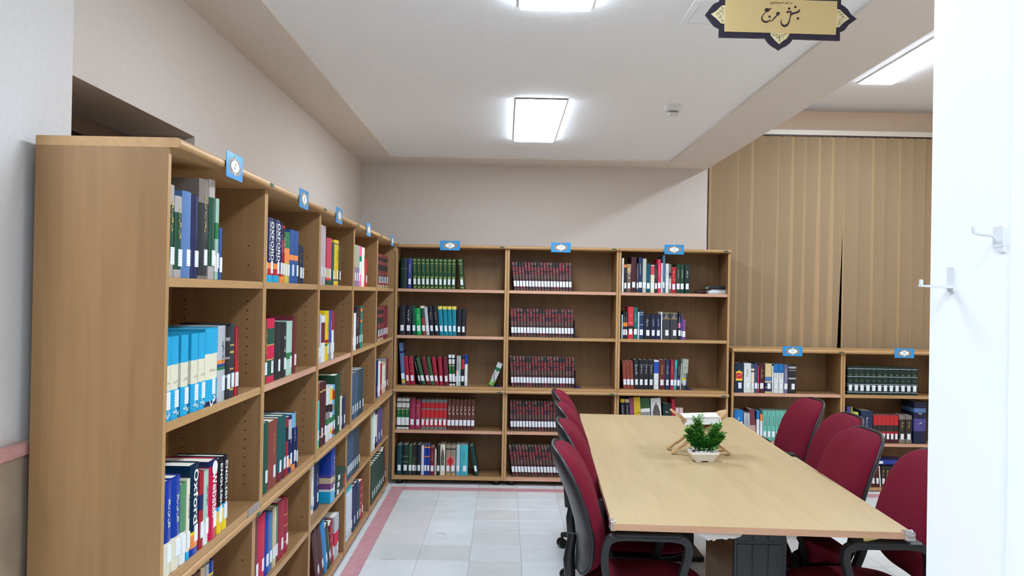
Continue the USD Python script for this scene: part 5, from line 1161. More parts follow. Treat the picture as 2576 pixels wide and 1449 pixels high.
(0.126,0.0225,0.243,0.05,-3.9,'worn red-brown encyclopaedia volume','encblk|0-.06:encbr,.06-.14:encpur,.14-.4:encpur,.4-.56:encdust,.56-.66:encpur,.66-.7:encblk,.7-.84:encred,.84-.88:encdust,.88-1:encred|-|wd'),
(0.151,0.0225,0.243,0.05,-3.8,'worn red-brown encyclopaedia volume','encblk|0-.06:encbr,.06-.14:encpur,.14-.4:encpur,.4-.56:encbr,.56-.66:encred,.66-.7:encblk,.7-.84:encred,.84-.9:encblk,.9-1:encdust|-|wd'),
(0.175,0.0225,0.243,0.05,-3.6,'worn red-brown encyclopaedia volume','encblk|0-.06:encbr,.06-.14:encpur,.14-.4:encpur,.4-.56:encbr,.56-.66:encred,.66-.7:encblk,.7-.84:encred,.84-.9:encblk,.9-1:encdust|-|wd'),
(0.200,0.0225,0.243,0.05,-3.5,'worn red-brown encyclopaedia volume','encblk|0-.06:encdust,.06-.14:encred,.14-.4:encpur,.4-.56:encbr,.56-.66:encred,.66-.7:encdust,.7-.83:encred,.83-.86:encblk|-|wd'),
(0.224,0.0225,0.243,0.05,-3.4,'worn red-brown encyclopaedia volume','encblk|0-.06:encdust,.06-.14:encred,.14-.4:encpur,.4-.56:encbr,.56-.66:encred,.66-.7:encdust,.7-.83:encred,.83-.86:encblk|-|wd'),
(0.249,0.0225,0.243,0.05,-3.2,'worn red-brown encyclopaedia volume','encblk|0-.06:encbr,.06-.14:encpur,.14-.4:encpur,.4-.56:encdust,.56-.66:encpur,.66-.7:encblk,.7-.84:encred,.84-.88:encdust,.88-1:encred|-|wd'),
(0.273,0.0225,0.243,0.05,-3.1,'worn red-brown encyclopaedia volume','encblk|0-.06:encbr,.06-.14:encpur,.14-.4:encpur,.4-.56:encdust,.56-.66:encpur,.66-.7:encblk,.7-.84:encred,.84-.88:encdust,.88-1:encred|-|wd'),
(0.297,0.0225,0.243,0.05,-2.9,'worn red-brown encyclopaedia volume','encblk|0-.06:encbr,.06-.14:encpur,.14-.4:encpur,.4-.56:encbr,.56-.66:encred,.66-.7:encblk,.7-.84:encred,.84-.9:encblk,.9-1:encdust|-|wd'),
(0.322,0.0225,0.243,0.05,-2.8,'worn red-brown encyclopaedia volume','encblk|0-.06:encbr,.06-.14:encpur,.14-.4:encpur,.4-.56:encbr,.56-.66:encred,.66-.7:encblk,.7-.84:encred,.84-.9:encblk,.9-1:encdust|-|wd'),
(0.346,0.0225,0.243,0.05,-2.7,'worn red-brown encyclopaedia volume','encblk|0-.06:encdust,.06-.14:encred,.14-.4:encpur,.4-.56:encbr,.56-.66:encred,.66-.7:encdust,.7-.83:encred,.83-.86:encblk|-|wd'),
(0.371,0.0225,0.243,0.05,-2.5,'worn red-brown encyclopaedia volume','encblk|0-.06:encbr,.06-.14:encpur,.14-.4:encpur,.4-.56:encbr,.56-.66:encred,.66-.7:encblk,.7-.84:encred,.84-.9:encblk,.9-1:encdust|-|wd'),
(0.395,0.0225,0.243,0.05,-2.4,'worn red-brown encyclopaedia volume','encblk|0-.06:encbr,.06-.14:encpur,.14-.4:encpur,.4-.56:encdust,.56-.66:encpur,.66-.7:encblk,.7-.84:encred,.84-.88:encdust,.88-1:encred|-|wd'),
(0.420,0.0225,0.243,0.05,-2.2,'worn red-brown encyclopaedia volume','encblk|0-.06:encbr,.06-.14:encpur,.14-.4:encpur,.4-.56:encbr,.56-.66:encred,.66-.7:encblk,.7-.84:encred,.84-.9:encblk,.9-1:encdust|-|wd'),
(0.444,0.0225,0.243,0.05,-2.1,'worn red-brown encyclopaedia volume','encblk|0-.06:encbr,.06-.14:encpur,.14-.4:encpur,.4-.56:encbr,.56-.66:encred,.66-.7:encblk,.7-.84:encred,.84-.9:encblk,.9-1:encdust|-|wd'),
(0.469,0.0225,0.243,0.05,-2,'worn red-brown encyclopaedia volume','encblk|0-.06:encdust,.06-.14:encred,.14-.4:encpur,.4-.56:encbr,.56-.66:encred,.66-.7:encdust,.7-.83:encred,.83-.86:encblk|-|wd'),
(0.493,0.0225,0.243,0.05,-1.8,'worn red-brown encyclopaedia volume','encblk|0-.06:encdust,.06-.14:encred,.14-.4:encpur,.4-.56:encbr,.56-.66:encred,.66-.7:encdust,.7-.83:encred,.83-.86:encblk|-|wd'),
(0.518,0.0225,0.243,0.05,-1.7,'worn red-brown encyclopaedia volume','encblk|0-.06:encbr,.06-.14:encpur,.14-.4:encpur,.4-.56:encdust,.56-.66:encpur,.66-.7:encblk,.7-.84:encred,.84-.88:encdust,.88-1:encred|-|wd'),
(0.542,0.0225,0.243,0.05,-1.5,'worn red-brown encyclopaedia volume','encblk|0-.06:encbr,.06-.14:encpur,.14-.4:encpur,.4-.56:encdust,.56-.66:encpur,.66-.7:encblk,.7-.84:encred,.84-.88:encdust,.88-1:encred|-|wd'),
(0.567,0.0225,0.243,0.05,-1.4,'worn red-brown encyclopaedia volume','encblk|0-.06:encbr,.06-.14:encpur,.14-.4:encpur,.4-.56:encbr,.56-.66:encred,.66-.7:encblk,.7-.84:encred,.84-.9:encblk,.9-1:encdust|-|wd'),
]),
('B2',4,[
(0.077,0.0225,0.238,0.04,-2.7,'worn red-brown encyclopaedia volume','encblk|0-.06:encbr,.06-.14:encpur,.14-.4:encpur,.4-.56:encdust,.56-.66:encpur,.66-.7:encblk,.7-.84:encred,.84-.88:encdust,.88-1:encred|-|wd'),
(0.102,0.0225,0.238,0.04,-2.6,'worn red-brown encyclopaedia volume','encblk|0-.06:encbr,.06-.14:encpur,.14-.4:encpur,.4-.56:encdust,.56-.66:encpur,.66-.7:encblk,.7-.84:encred,.84-.88:encdust,.88-1:encred|-|wd'),
(0.127,0.0225,0.238,0.04,-2.6,'worn red-brown encyclopaedia volume','encblk|0-.06:encbr,.06-.14:encpur,.14-.4:encpur,.4-.56:encbr,.56-.66:encred,.66-.7:encblk,.7-.84:encred,.84-.9:encblk,.9-1:encdust|-|wd'),
(0.151,0.0225,0.238,0.04,-2.5,'worn red-brown encyclopaedia volume','encblk|0-.06:encbr,.06-.14:encpur,.14-.4:encpur,.4-.56:encbr,.56-.66:encred,.66-.7:encblk,.7-.84:encred,.84-.9:encblk,.9-1:encdust|-|wd'),
(0.176,0.0225,0.238,0.04,-2.5,'worn red-brown encyclopaedia volume','encblk|0-.06:encdust,.06-.14:encred,.14-.4:encpur,.4-.56:encbr,.56-.66:encred,.66-.7:encdust,.7-.83:encred,.83-.86:encblk|-|wd'),
(0.201,0.0225,0.238,0.04,-2.4,'worn red-brown encyclopaedia volume','encblk|0-.06:encbr,.06-.14:encpur,.14-.4:encpur,.4-.56:encbr,.56-.66:encred,.66-.7:encblk,.7-.84:encred,.84-.9:encblk,.9-1:encdust|-|wd'),
(0.226,0.0225,0.238,0.04,-2.4,'worn red-brown encyclopaedia volume','encblk|0-.06:encbr,.06-.14:encpur,.14-.4:encpur,.4-.56:encdust,.56-.66:encpur,.66-.7:encblk,.7-.84:encred,.84-.88:encdust,.88-1:encred|-|wd'),
(0.251,0.0225,0.238,0.04,-2.3,'worn red-brown encyclopaedia volume','encblk|0-.06:encbr,.06-.14:encpur,.14-.4:encpur,.4-.56:encbr,.56-.66:encred,.66-.7:encblk,.7-.84:encred,.84-.9:encblk,.9-1:encdust|-|wd'),
(0.275,0.0225,0.238,0.04,-2.3,'worn red-brown encyclopaedia volume','encblk|0-.06:encbr,.06-.14:encpur,.14-.4:encpur,.4-.56:encbr,.56-.66:encred,.66-.7:encblk,.7-.84:encred,.84-.9:encblk,.9-1:encdust|-|wd'),
(0.300,0.0225,0.238,0.04,-2.2,'worn red-brown encyclopaedia volume','encblk|0-.06:encdust,.06-.14:encred,.14-.4:encpur,.4-.56:encbr,.56-.66:encred,.66-.7:encdust,.7-.83:encred,.83-.86:encblk|-|wd'),
(0.325,0.0225,0.238,0.04,-2.2,'worn red-brown encyclopaedia volume','encblk|0-.06:encdust,.06-.14:encred,.14-.4:encpur,.4-.56:encbr,.56-.66:encred,.66-.7:encdust,.7-.83:encred,.83-.86:encblk|-|wd'),
(0.350,0.0225,0.238,0.04,-2.2,'worn red-brown encyclopaedia volume','encblk|0-.06:encbr,.06-.14:encpur,.14-.4:encpur,.4-.56:encdust,.56-.66:encpur,.66-.7:encblk,.7-.84:encred,.84-.88:encdust,.88-1:encred|-|wd'),
(0.375,0.0225,0.238,0.04,-2.1,'worn red-brown encyclopaedia volume','encblk|0-.06:encbr,.06-.14:encpur,.14-.4:encpur,.4-.56:encdust,.56-.66:encpur,.66-.7:encblk,.7-.84:encred,.84-.88:encdust,.88-1:encred|-|wd'),
(0.399,0.0225,0.238,0.04,-2.1,'worn red-brown encyclopaedia volume','encblk|0-.06:encbr,.06-.14:encpur,.14-.4:encpur,.4-.56:encbr,.56-.66:encred,.66-.7:encblk,.7-.84:encred,.84-.9:encblk,.9-1:encdust|-|wd'),
(0.424,0.0225,0.238,0.04,-2,'worn red-brown encyclopaedia volume','encblk|0-.06:encbr,.06-.14:encpur,.14-.4:encpur,.4-.56:encbr,.56-.66:encred,.66-.7:encblk,.7-.84:encred,.84-.9:encblk,.9-1:encdust|-|wd'),
(0.449,0.0225,0.238,0.04,-2,'worn red-brown encyclopaedia volume','encblk|0-.06:encdust,.06-.14:encred,.14-.4:encpur,.4-.56:encbr,.56-.66:encred,.66-.7:encdust,.7-.83:encred,.83-.86:encblk|-|wd'),
(0.474,0.0225,0.238,0.04,-1.9,'worn red-brown encyclopaedia volume','encblk|0-.06:encbr,.06-.14:encpur,.14-.4:encpur,.4-.56:encbr,.56-.66:encred,.66-.7:encblk,.7-.84:encred,.84-.9:encblk,.9-1:encdust|-|wd'),
(0.499,0.0225,0.238,0.04,-1.9,'worn red-brown encyclopaedia volume','encblk|0-.06:encbr,.06-.14:encpur,.14-.4:encpur,.4-.56:encdust,.56-.66:encpur,.66-.7:encblk,.7-.84:encred,.84-.88:encdust,.88-1:encred|-|wd'),
(0.523,0.0225,0.238,0.04,-1.8,'worn red-brown encyclopaedia volume','encblk|0-.06:encbr,.06-.14:encpur,.14-.4:encpur,.4-.56:encbr,.56-.66:encred,.66-.7:encblk,.7-.84:encred,.84-.9:encblk,.9-1:encdust|-|wd'),
(0.548,0.0225,0.238,0.04,-1.8,'worn red-brown encyclopaedia volume','encblk|0-.06:encbr,.06-.14:encpur,.14-.4:encpur,.4-.56:encbr,.56-.66:encred,.66-.7:encblk,.7-.84:encred,.84-.9:encblk,.9-1:encdust|-|wd'),
]),
('B2',5,[
(0.099,0.0235,0.240,0.04,-8.3,'worn red-brown encyclopaedia volume','encblk|0-.06:encbr,.06-.14:encpur,.14-.4:encpur,.4-.56:encbr,.56-.66:encred,.66-.7:encblk,.7-.84:encred,.84-.9:encblk,.9-1:encdust|-|wd'),
(0.125,0.0235,0.240,0.04,-8.2,'worn red-brown encyclopaedia volume','encblk|0-.06:encdust,.06-.14:encred,.14-.4:encpur,.4-.56:encbr,.56-.66:encred,.66-.7:encdust,.7-.83:encred,.83-.86:encblk|-|wd'),
(0.151,0.0235,0.240,0.04,-8.2,'worn red-brown encyclopaedia volume','encblk|0-.06:encbr,.06-.14:encpur,.14-.4:encpur,.4-.56:encbr,.56-.66:encred,.66-.7:encblk,.7-.84:encred,.84-.9:encblk,.9-1:encdust|-|wd'),
(0.176,0.0235,0.240,0.04,-8.1,'worn red-brown encyclopaedia volume','encblk|0-.06:encbr,.06-.14:encpur,.14-.4:encpur,.4-.56:encdust,.56-.66:encpur,.66-.7:encblk,.7-.84:encred,.84-.88:encdust,.88-1:encred|-|wd'),
(0.202,0.0235,0.240,0.04,-8,'worn red-brown encyclopaedia volume','encblk|0-.06:encbr,.06-.14:encpur,.14-.4:encpur,.4-.56:encbr,.56-.66:encred,.66-.7:encblk,.7-.84:encred,.84-.9:encblk,.9-1:encdust|-|wd'),
(0.228,0.0235,0.240,0.04,-7.9,'worn red-brown encyclopaedia volume','encblk|0-.06:encbr,.06-.14:encpur,.14-.4:encpur,.4-.56:encbr,.56-.66:encred,.66-.7:encblk,.7-.84:encred,.84-.9:encblk,.9-1:encdust|-|wd'),
(0.254,0.0235,0.240,0.04,-7.8,'worn red-brown encyclopaedia volume','encblk|0-.06:encdust,.06-.14:encred,.14-.4:encpur,.4-.56:encbr,.56-.66:encred,.66-.7:encdust,.7-.83:encred,.83-.86:encblk|-|wd'),
(0.279,0.0235,0.240,0.04,-7.8,'worn red-brown encyclopaedia volume','encblk|0-.06:encdust,.06-.14:encred,.14-.4:encpur,.4-.56:encbr,.56-.66:encred,.66-.7:encdust,.7-.83:encred,.83-.86:encblk|-|wd'),
(0.305,0.0235,0.240,0.04,-7.7,'worn red-brown encyclopaedia volume','encblk|0-.06:encbr,.06-.14:encpur,.14-.4:encpur,.4-.56:encdust,.56-.66:encpur,.66-.7:encblk,.7-.84:encred,.84-.88:encdust,.88-1:encred|-|wd'),
(0.331,0.0235,0.240,0.04,-7.6,'worn red-brown encyclopaedia volume','encblk|0-.06:encbr,.06-.14:encpur,.14-.4:encpur,.4-.56:encdust,.56-.66:encpur,.66-.7:encblk,.7-.84:encred,.84-.88:encdust,.88-1:encred|-|wd'),
(0.357,0.0235,0.240,0.04,-7.5,'worn red-brown encyclopaedia volume','encblk|0-.06:encbr,.06-.14:encpur,.14-.4:encpur,.4-.56:encbr,.56-.66:encred,.66-.7:encblk,.7-.84:encred,.84-.9:encblk,.9-1:encdust|-|wd'),
(0.383,0.0235,0.240,0.04,-7.5,'worn red-brown encyclopaedia volume','encblk|0-.06:encbr,.06-.14:encpur,.14-.4:encpur,.4-.56:encbr,.56-.66:encred,.66-.7:encblk,.7-.84:encred,.84-.9:encblk,.9-1:encdust|-|wd'),
(0.408,0.0235,0.240,0.04,-7.4,'worn red-brown encyclopaedia volume','encblk|0-.06:encdust,.06-.14:encred,.14-.4:encpur,.4-.56:encbr,.56-.66:encred,.66-.7:encdust,.7-.83:encred,.83-.86:encblk|-|wd'),
(0.434,0.0235,0.240,0.04,-7.3,'worn red-brown encyclopaedia volume','encblk|0-.06:encbr,.06-.14:encpur,.14-.4:encpur,.4-.56:encbr,.56-.66:encred,.66-.7:encblk,.7-.84:encred,.84-.9:encblk,.9-1:encdust|-|wd'),
(0.460,0.0235,0.240,0.04,-7.2,'worn red-brown encyclopaedia volume','encblk|0-.06:encbr,.06-.14:encpur,.14-.4:encpur,.4-.56:encdust,.56-.66:encpur,.66-.7:encblk,.7-.84:encred,.84-.88:encdust,.88-1:encred|-|wd'),
(0.486,0.0235,0.240,0.04,-7.2,'worn red-brown encyclopaedia volume','encblk|0-.06:encbr,.06-.14:encpur,.14-.4:encpur,.4-.56:encbr,.56-.66:encred,.66-.7:encblk,.7-.84:encred,.84-.9:encblk,.9-1:encdust|-|wd'),
(0.511,0.0235,0.240,0.04,-7.1,'worn red-brown encyclopaedia volume','encblk|0-.06:encbr,.06-.14:encpur,.14-.4:encpur,.4-.56:encbr,.56-.66:encred,.66-.7:encblk,.7-.84:encred,.84-.9:encblk,.9-1:encdust|-|wd'),
(0.537,0.0235,0.240,0.04,-7,'worn red-brown encyclopaedia volume','encblk|0-.06:encdust,.06-.14:encred,.14-.4:encpur,.4-.56:encbr,.56-.66:encred,.66-.7:encdust,.7-.83:encred,.83-.86:encblk|-|wd'),
]),
('B3',1,[
(0.950,0.0150,0.277,0.015,0,'tall white paperback','white|.4-.6:white|vkP|'),
(0.971,0.0190,0.224,0.015,0,'black book with orange head','black2|.9-1:orange|-|'),
(1.000,0.0330,0.229,0.015,0,'tan and brown book with white script','brown3|.7-1:tan2|vwH|'),
(1.039,0.0400,0.287,0.015,0,'tall plain maroon book','dmaroon2||-|'),
(1.069,0.0130,0.235,0.015,0,'thin dark grey book','dgrey||vwP|'),
(1.092,0.0290,0.285,0.015,0,'navy book with white lettering','navyd||vwP|'),
(1.125,0.0290,0.275,0.015,0,'pale sage-white book','palesage||-|'),
(1.157,0.0280,0.236,0.015,0,'deep teal book','tealb||-|'),
(1.191,0.0310,0.225,0.015,0,'cream book with pink-red head','cream|.65-.97:rosegrad|-|'),
(1.219,0.0200,0.231,0.015,0,'black book with gilt script','black||vgH|'),
(1.245,0.0240,0.271,0.015,0,'hot pink-red book','hotred||vwP|'),
(1.266,0.0120,0.242,0.015,0,'thin white book','white||vkP|'),
(1.282,0.0160,0.305,0.015,0,'tallest slim blue-grey book','bluegrey|.5-.7:steel|-|'),
(1.309,0.0260,0.238,0.015,0,'white book','white||vkP|'),
(1.333,0.0160,0.234,0.015,0,'olive-grey striped book','olivegrey2|.3-.5:palesage,.6-.7:black|-|'),
(1.363,0.0370,0.212,0.015,0,'crimson book with gilt script','crim2||vgH|'),
(1.399,0.0285,0.234,0.015,0,'dark green book with silver script','forestd||vwP|'),
(1.431,0.0285,0.234,0.015,0,'dark green book with silver script','forestd||vwP|'),
(1.472,0.0400,0.235,0.015,0,'wide blackish-green book with silver script','inkgreen||vwH|'),
]),
('B3',2,[
(0.951,0.0090,0.195,0.012,0,'thin pale blue book','paleblue||-|'),
(0.967,0.0155,0.220,0.012,0,'black book with amber square','black|.45-.6:amber|vwP|'),
(0.985,0.0155,0.220,0.012,0,'black book with amber square','black|.45-.6:amber|vwP|'),
(1.020,0.0450,0.259,0.012,0,'tall red book','redb|.25-.4:black|fw|'),
(1.059,0.0280,0.256,0.012,0,'tall teal book','tealc|.25-.35:black|vwP|'),
(1.083,0.0120,0.220,0.012,0,'thin pale blue-white book','paleblue||-|'),
(1.107,0.0300,0.228,0.012,0,'navy silver-ruled book','navye|.5-.52:silver,.85-.87:silver,.92-.94:silver|-|'),
(1.154,0.0540,0.201,0.012,0,'wide black book with twin white titles','ink||vwH|'),
(1.203,0.0375,0.202,0.012,0,'navy-black book','navyk||vwP|'),
(1.244,0.0375,0.202,0.012,0,'navy-black book','navyk||vwP|'),
(1.270,0.0090,0.222,0.012,0,'thin white book','white||-|'),
(1.308,0.0575,0.223,0.012,0,'charcoal volume with silver title','charcoal|.74-.76:gold,.95-.97:gold|hw|'),
(1.370,0.0575,0.223,0.012,0,'charcoal volume with silver title','charcoal|.74-.76:gold,.95-.97:gold|hw|'),
(1.414,0.0180,0.224,0.012,0,'black book with pink square','black|.42-.6:pink|vwP|'),
(1.430,0.0080,0.204,0.012,0,'thin violet book','violet||-|'),
(1.450,0.0270,0.165,0.012,0,'short purple book','purple||fw|'),
]),
('B3',3,[
(0.989,0.0265,0.226,0.05,-3.6,'rust-brown volume','rust2||-|'),
(1.018,0.0265,0.226,0.05,-3.5,'rust-brown volume','rust2||-|'),
(1.047,0.0265,0.226,0.05,-3.3,'rust-brown volume','rust2||-|'),
(1.082,0.0357,0.236,0.05,-1.9,'black book with bold white lettering','black||vwH|'),
(1.119,0.0375,0.237,0.05,0,'black volume with white numeral','black2|.82-.83:silver|vwP|'),
(1.158,0.0375,0.237,0.05,0,'black volume with white numeral','black2|.82-.83:silver|vwP|'),
(1.199,0.0375,0.237,0.05,0,'black volume with white numeral','black2|.82-.83:silver|vwP|'),
(1.240,0.0380,0.235,0.05,0,'white book with blue corner panel','white|.55-.95:whiteblue|-|o'),
(1.287,0.0470,0.242,0.05,0,'wide brown-maroon book','bmaroon||vgP|'),
(1.331,0.0340,0.241,0.05,0,'navy book with silver lettering','navyd||vwP|'),
(1.368,0.0277,0.242,0.05,0.6,'red book','dcrim||vgP|'),
(1.393,0.0217,0.238,0.05,2,'teal photo-covered book','teal3|.1-.3:teal3,.3-.75:bluegrey|-|'),
(1.419,0.0230,0.232,0.05,2,'black and violet book','black|.1-.4:violet|vwP|'),
(1.437,0.0080,0.215,0.05,2,'thin pale green book','palesage||-|'),
(1.467,0.0460,0.247,0.05,2.7,'grey-cream stickered book','palesage2|.3-.38:yellow,0-.2:dgrey|fk|'),
]),
('B3',4,[
(0.980,0.0320,0.272,0.03,-2.9,'black book with yellow triangle','ink|.9-1:yellow3|vwP|n'),
(1.016,0.0320,0.272,0.03,-2.7,'black book with beige triangle','ink|.9-1:tan|vwP|n'),
(1.052,0.0300,0.282,0.03,-3.2,'mauve book','mauve||-|n'),
(1.100,0.0540,0.288,0.03,-3.8,'yellow book with brown calligraphy','yellow3||honar|n'),
(1.171,0.0750,0.282,0.03,-5.1,'white book with green photograph','white|.7-1:moss,.3-.6:grey|-|n'),
(1.254,0.0820,0.283,0.03,-4,'white book with drawn columnar figure','white||tower|n'),
(1.329,0.0630,0.242,0.03,0,'short dark green-black book','inkgreen|.2-.5:ink|fw|n'),
(1.378,0.0270,0.279,0.03,0,'red hardback','crim2||-|n'),
(1.412,0.0285,0.209,0.03,0,'short pink-white volume','pinkw||vkP|n'),
(1.444,0.0285,0.209,0.03,0,'short pink-white volume','pinkw||vkP|n'),
]),
('C1',1,[
(1.908,0.0710,0.240,0.03,0,'navy book with yellow-and-red emblem','navyg|.4-.75:emblem|-|'),
(1.976,0.0560,0.238,0.03,0,'thick white book with grey title','white||vkP|o'),
(2.019,0.0240,0.229,0.03,0,'white book with blue-grey head','cream|.72-.78:slateb,.85-1:slateb|-|o'),
(2.046,0.0230,0.239,0.03,0,'slate-navy book','slate2||-|'),
(2.064,0.0080,0.223,0.03,0,'thin bright red book','hotred||-|'),
(2.093,0.0430,0.238,0.03,0,'dark maroon gilt book','dmaroon2||vgH|'),
(2.147,0.0530,0.237,0.03,0,'cream book with blue pictures','cream2|.05-.18:navy,.2-.35:navy,.4-.55:steel|-|'),
(2.181,0.0100,0.219,0.03,0,'thin white book','white||-|o'),
(2.209,0.0375,0.234,0.03,0,'white book with bright blue head','white|.7-1:azure|vkP|o'),
(2.250,0.0375,0.234,0.03,0,'white book with bright blue head','white|.7-1:azure|vkP|o'),
(2.289,0.0300,0.233,0.03,0,'slate-grey paperback','slatel||vwP|'),
(2.341,0.0620,0.228,0.03,0,'black book with silver bands','blackb|.5-.55:silver,.8-.82:silver,.88-.95:silver|-|'),
]),
('C1',2,[
(1.909,0.0720,0.247,0.03,0,'blue and white book','azure|0-.62:white|vwP|n'),
(1.973,0.0215,0.224,0.03,-2.6,'thin white-grey book','silver||vkP|'),
(2.000,0.0215,0.224,0.03,-3.3,'thin white-grey book','silver||vkP|'),
(2.036,0.0410,0.253,0.03,-4.4,'maroon book with pink foot','dustred|0-.5:pinkt|-|n'),
(2.068,0.0210,0.243,0.03,0,'slim white book with blue head','white|.72-1:azure|-|'),
(2.095,0.0190,0.217,0.03,0,'slim white book with orange head','white|.75-1:orange|-|'),
(2.124,0.0325,0.247,0.03,0,'mint green volume','mintg||vkP|'),
(2.159,0.0325,0.247,0.03,0,'mint green volume','mintg||vkP|'),
(2.193,0.0325,0.247,0.03,0,'mint green volume','mintg||vkP|'),
(2.228,0.0325,0.247,0.03,0,'mint green volume','mintg||vkP|'),
(2.262,0.0325,0.247,0.03,0,'mint green volume','mintg||vkP|'),
(2.296,0.0325,0.247,0.03,0,'mint green volume','mintg||vkP|'),
(2.331,0.0325,0.247,0.03,0,'mint green volume','mintg||vkP|'),
]),
('C2',1,[
(2.809,0.0455,0.225,0.02,0,'dark green silver-banded volume','inkgreen|.08-.1:silver,.3-.32:silver,.36-.38:silver,.64-.66:silver,.92-.94:silver|fgP|'),
(2.857,0.0455,0.225,0.02,0,'dark green silver-banded volume','inkgreen|.08-.1:silver,.3-.32:silver,.36-.38:silver,.64-.66:silver,.92-.94:silver|fgP|'),
(2.904,0.0455,0.225,0.02,0,'dark green silver-banded volume','inkgreen|.08-.1:silver,.3-.32:silver,.36-.38:silver,.64-.66:silver,.92-.94:silver|fgP|'),
(2.952,0.0455,0.225,0.02,0,'dark green silver-banded volume','inkgreen|.08-.1:silver,.3-.32:silver,.36-.38:silver,.64-.66:silver,.92-.94:silver|fgP|'),
(2.999,0.0455,0.225,0.02,0,'dark green silver-banded volume','inkgreen|.08-.1:silver,.3-.32:silver,.36-.38:silver,.64-.66:silver,.92-.94:silver|fgP|'),
(3.047,0.0455,0.225,0.02,0,'dark green silver-banded volume','inkgreen|.08-.1:silver,.3-.32:silver,.36-.38:silver,.64-.66:silver,.92-.94:silver|fgP|'),
(3.094,0.0455,0.225,0.02,0,'dark green silver-banded volume','inkgreen|.08-.1:silver,.3-.32:silver,.36-.38:silver,.64-.66:silver,.92-.94:silver|fgP|'),
(3.142,0.0455,0.225,0.02,0,'dark green silver-banded volume','inkgreen|.08-.1:silver,.3-.32:silver,.36-.38:silver,.64-.66:silver,.92-.94:silver|fgP|'),
(3.189,0.0455,0.225,0.02,0,'dark green silver-banded volume','inkgreen|.08-.1:silver,.3-.32:silver,.36-.38:silver,.64-.66:silver,.92-.94:silver|fgP|'),
(3.237,0.0455,0.225,0.02,0,'dark green silver-banded volume','inkgreen|.08-.1:silver,.3-.32:silver,.36-.38:silver,.64-.66:silver,.92-.94:silver|fgP|'),
(3.284,0.0455,0.225,0.02,0,'dark green silver-banded volume','inkgreen|.08-.1:silver,.3-.32:silver,.36-.38:silver,.64-.66:silver,.92-.94:silver|fgP|'),
(3.332,0.0455,0.225,0.02,0,'dark green silver-banded volume','inkgreen|.08-.1:silver,.3-.32:silver,.36-.38:silver,.64-.66:silver,.92-.94:silver|fgP|'),
]),
('C2',2,[
(2.803,0.0280,0.291,0.03,0,'violet book','violetd||-|n'),
(2.827,0.0130,0.288,0.03,0,'thin lime book','limed||-|n'),
(2.860,0.0450,0.246,0.03,0,'lime-yellow book','limey||vkP|n'),
(2.895,0.0170,0.198,0.03,0,'thin blue and white book','white|.7-1:steel|-|n'),
(2.954,0.0940,0.258,0.03,0,'large navy book','navyd||vwP|'),
(3.023,0.0325,0.225,0.03,0,'red-and-black banded volume','dmaroon2|.3-.42:dred,.42-.64:blackb,.64-1:red3|-|'),
(3.057,0.0325,0.225,0.03,0,'red-and-black banded volume','dmaroon2|.3-.42:dred,.42-.64:blackb,.64-1:red3|-|'),
(3.091,0.0325,0.225,0.03,0,'red-and-black banded volume','dmaroon2|.3-.42:dred,.42-.64:blackb,.64-1:red3|-|'),
(3.125,0.0325,0.225,0.03,0,'red-and-black banded volume','dmaroon2|.3-.42:dred,.42-.64:blackb,.64-1:red3|-|'),
(3.159,0.0325,0.225,0.03,0,'red-and-black banded volume','dmaroon2|.3-.42:dred,.42-.64:blackb,.64-1:red3|-|'),
(3.193,0.0325,0.225,0.03,0,'red-and-black banded volume','dmaroon2|.3-.42:dred,.42-.64:blackb,.64-1:red3|-|'),
(3.241,0.0495,0.227,0.03,0,'grey jacketed black book','greyd|.15-.85:blackb|vgP|j'),
(3.295,0.0495,0.227,0.03,0,'grey jacketed black book','greyd|.15-.85:blackb|vgP|j'),
(3.385,0.0960,0.336,0.03,0,'tall navy picture book','navyk|.3-.6:violetd,.75-.85:steel|fw|n'),
]),
('C2',3,[
(2.986,0.0315,0.178,0.04,-3,'dark maroon volume','dmaroon||-|'),
(3.019,0.0315,0.178,0.04,-3.3,'dark maroon volume','dmaroon||-|'),
(3.053,0.0315,0.178,0.04,-3.9,'dark maroon volume','dmaroon||-|'),
(3.075,0.0090,0.170,0.04,-4.4,'slim cream book','cream||-|'),
(3.098,0.0315,0.170,0.04,0,'dark gilt-spined book','blackb||vgH|'),
(3.132,0.0315,0.170,0.04,0,'dark gilt-spined book','blackb||vgH|'),
(3.165,0.0315,0.170,0.04,0,'dark gilt-spined book','blackb||vgH|'),
(3.199,0.0315,0.170,0.04,0,'dark gilt-spined book','blackb||vgH|'),
(3.232,0.0315,0.170,0.04,0,'dark gilt-spined book','blackb||vgH|'),
]),
]
proto = {}
seed = 0
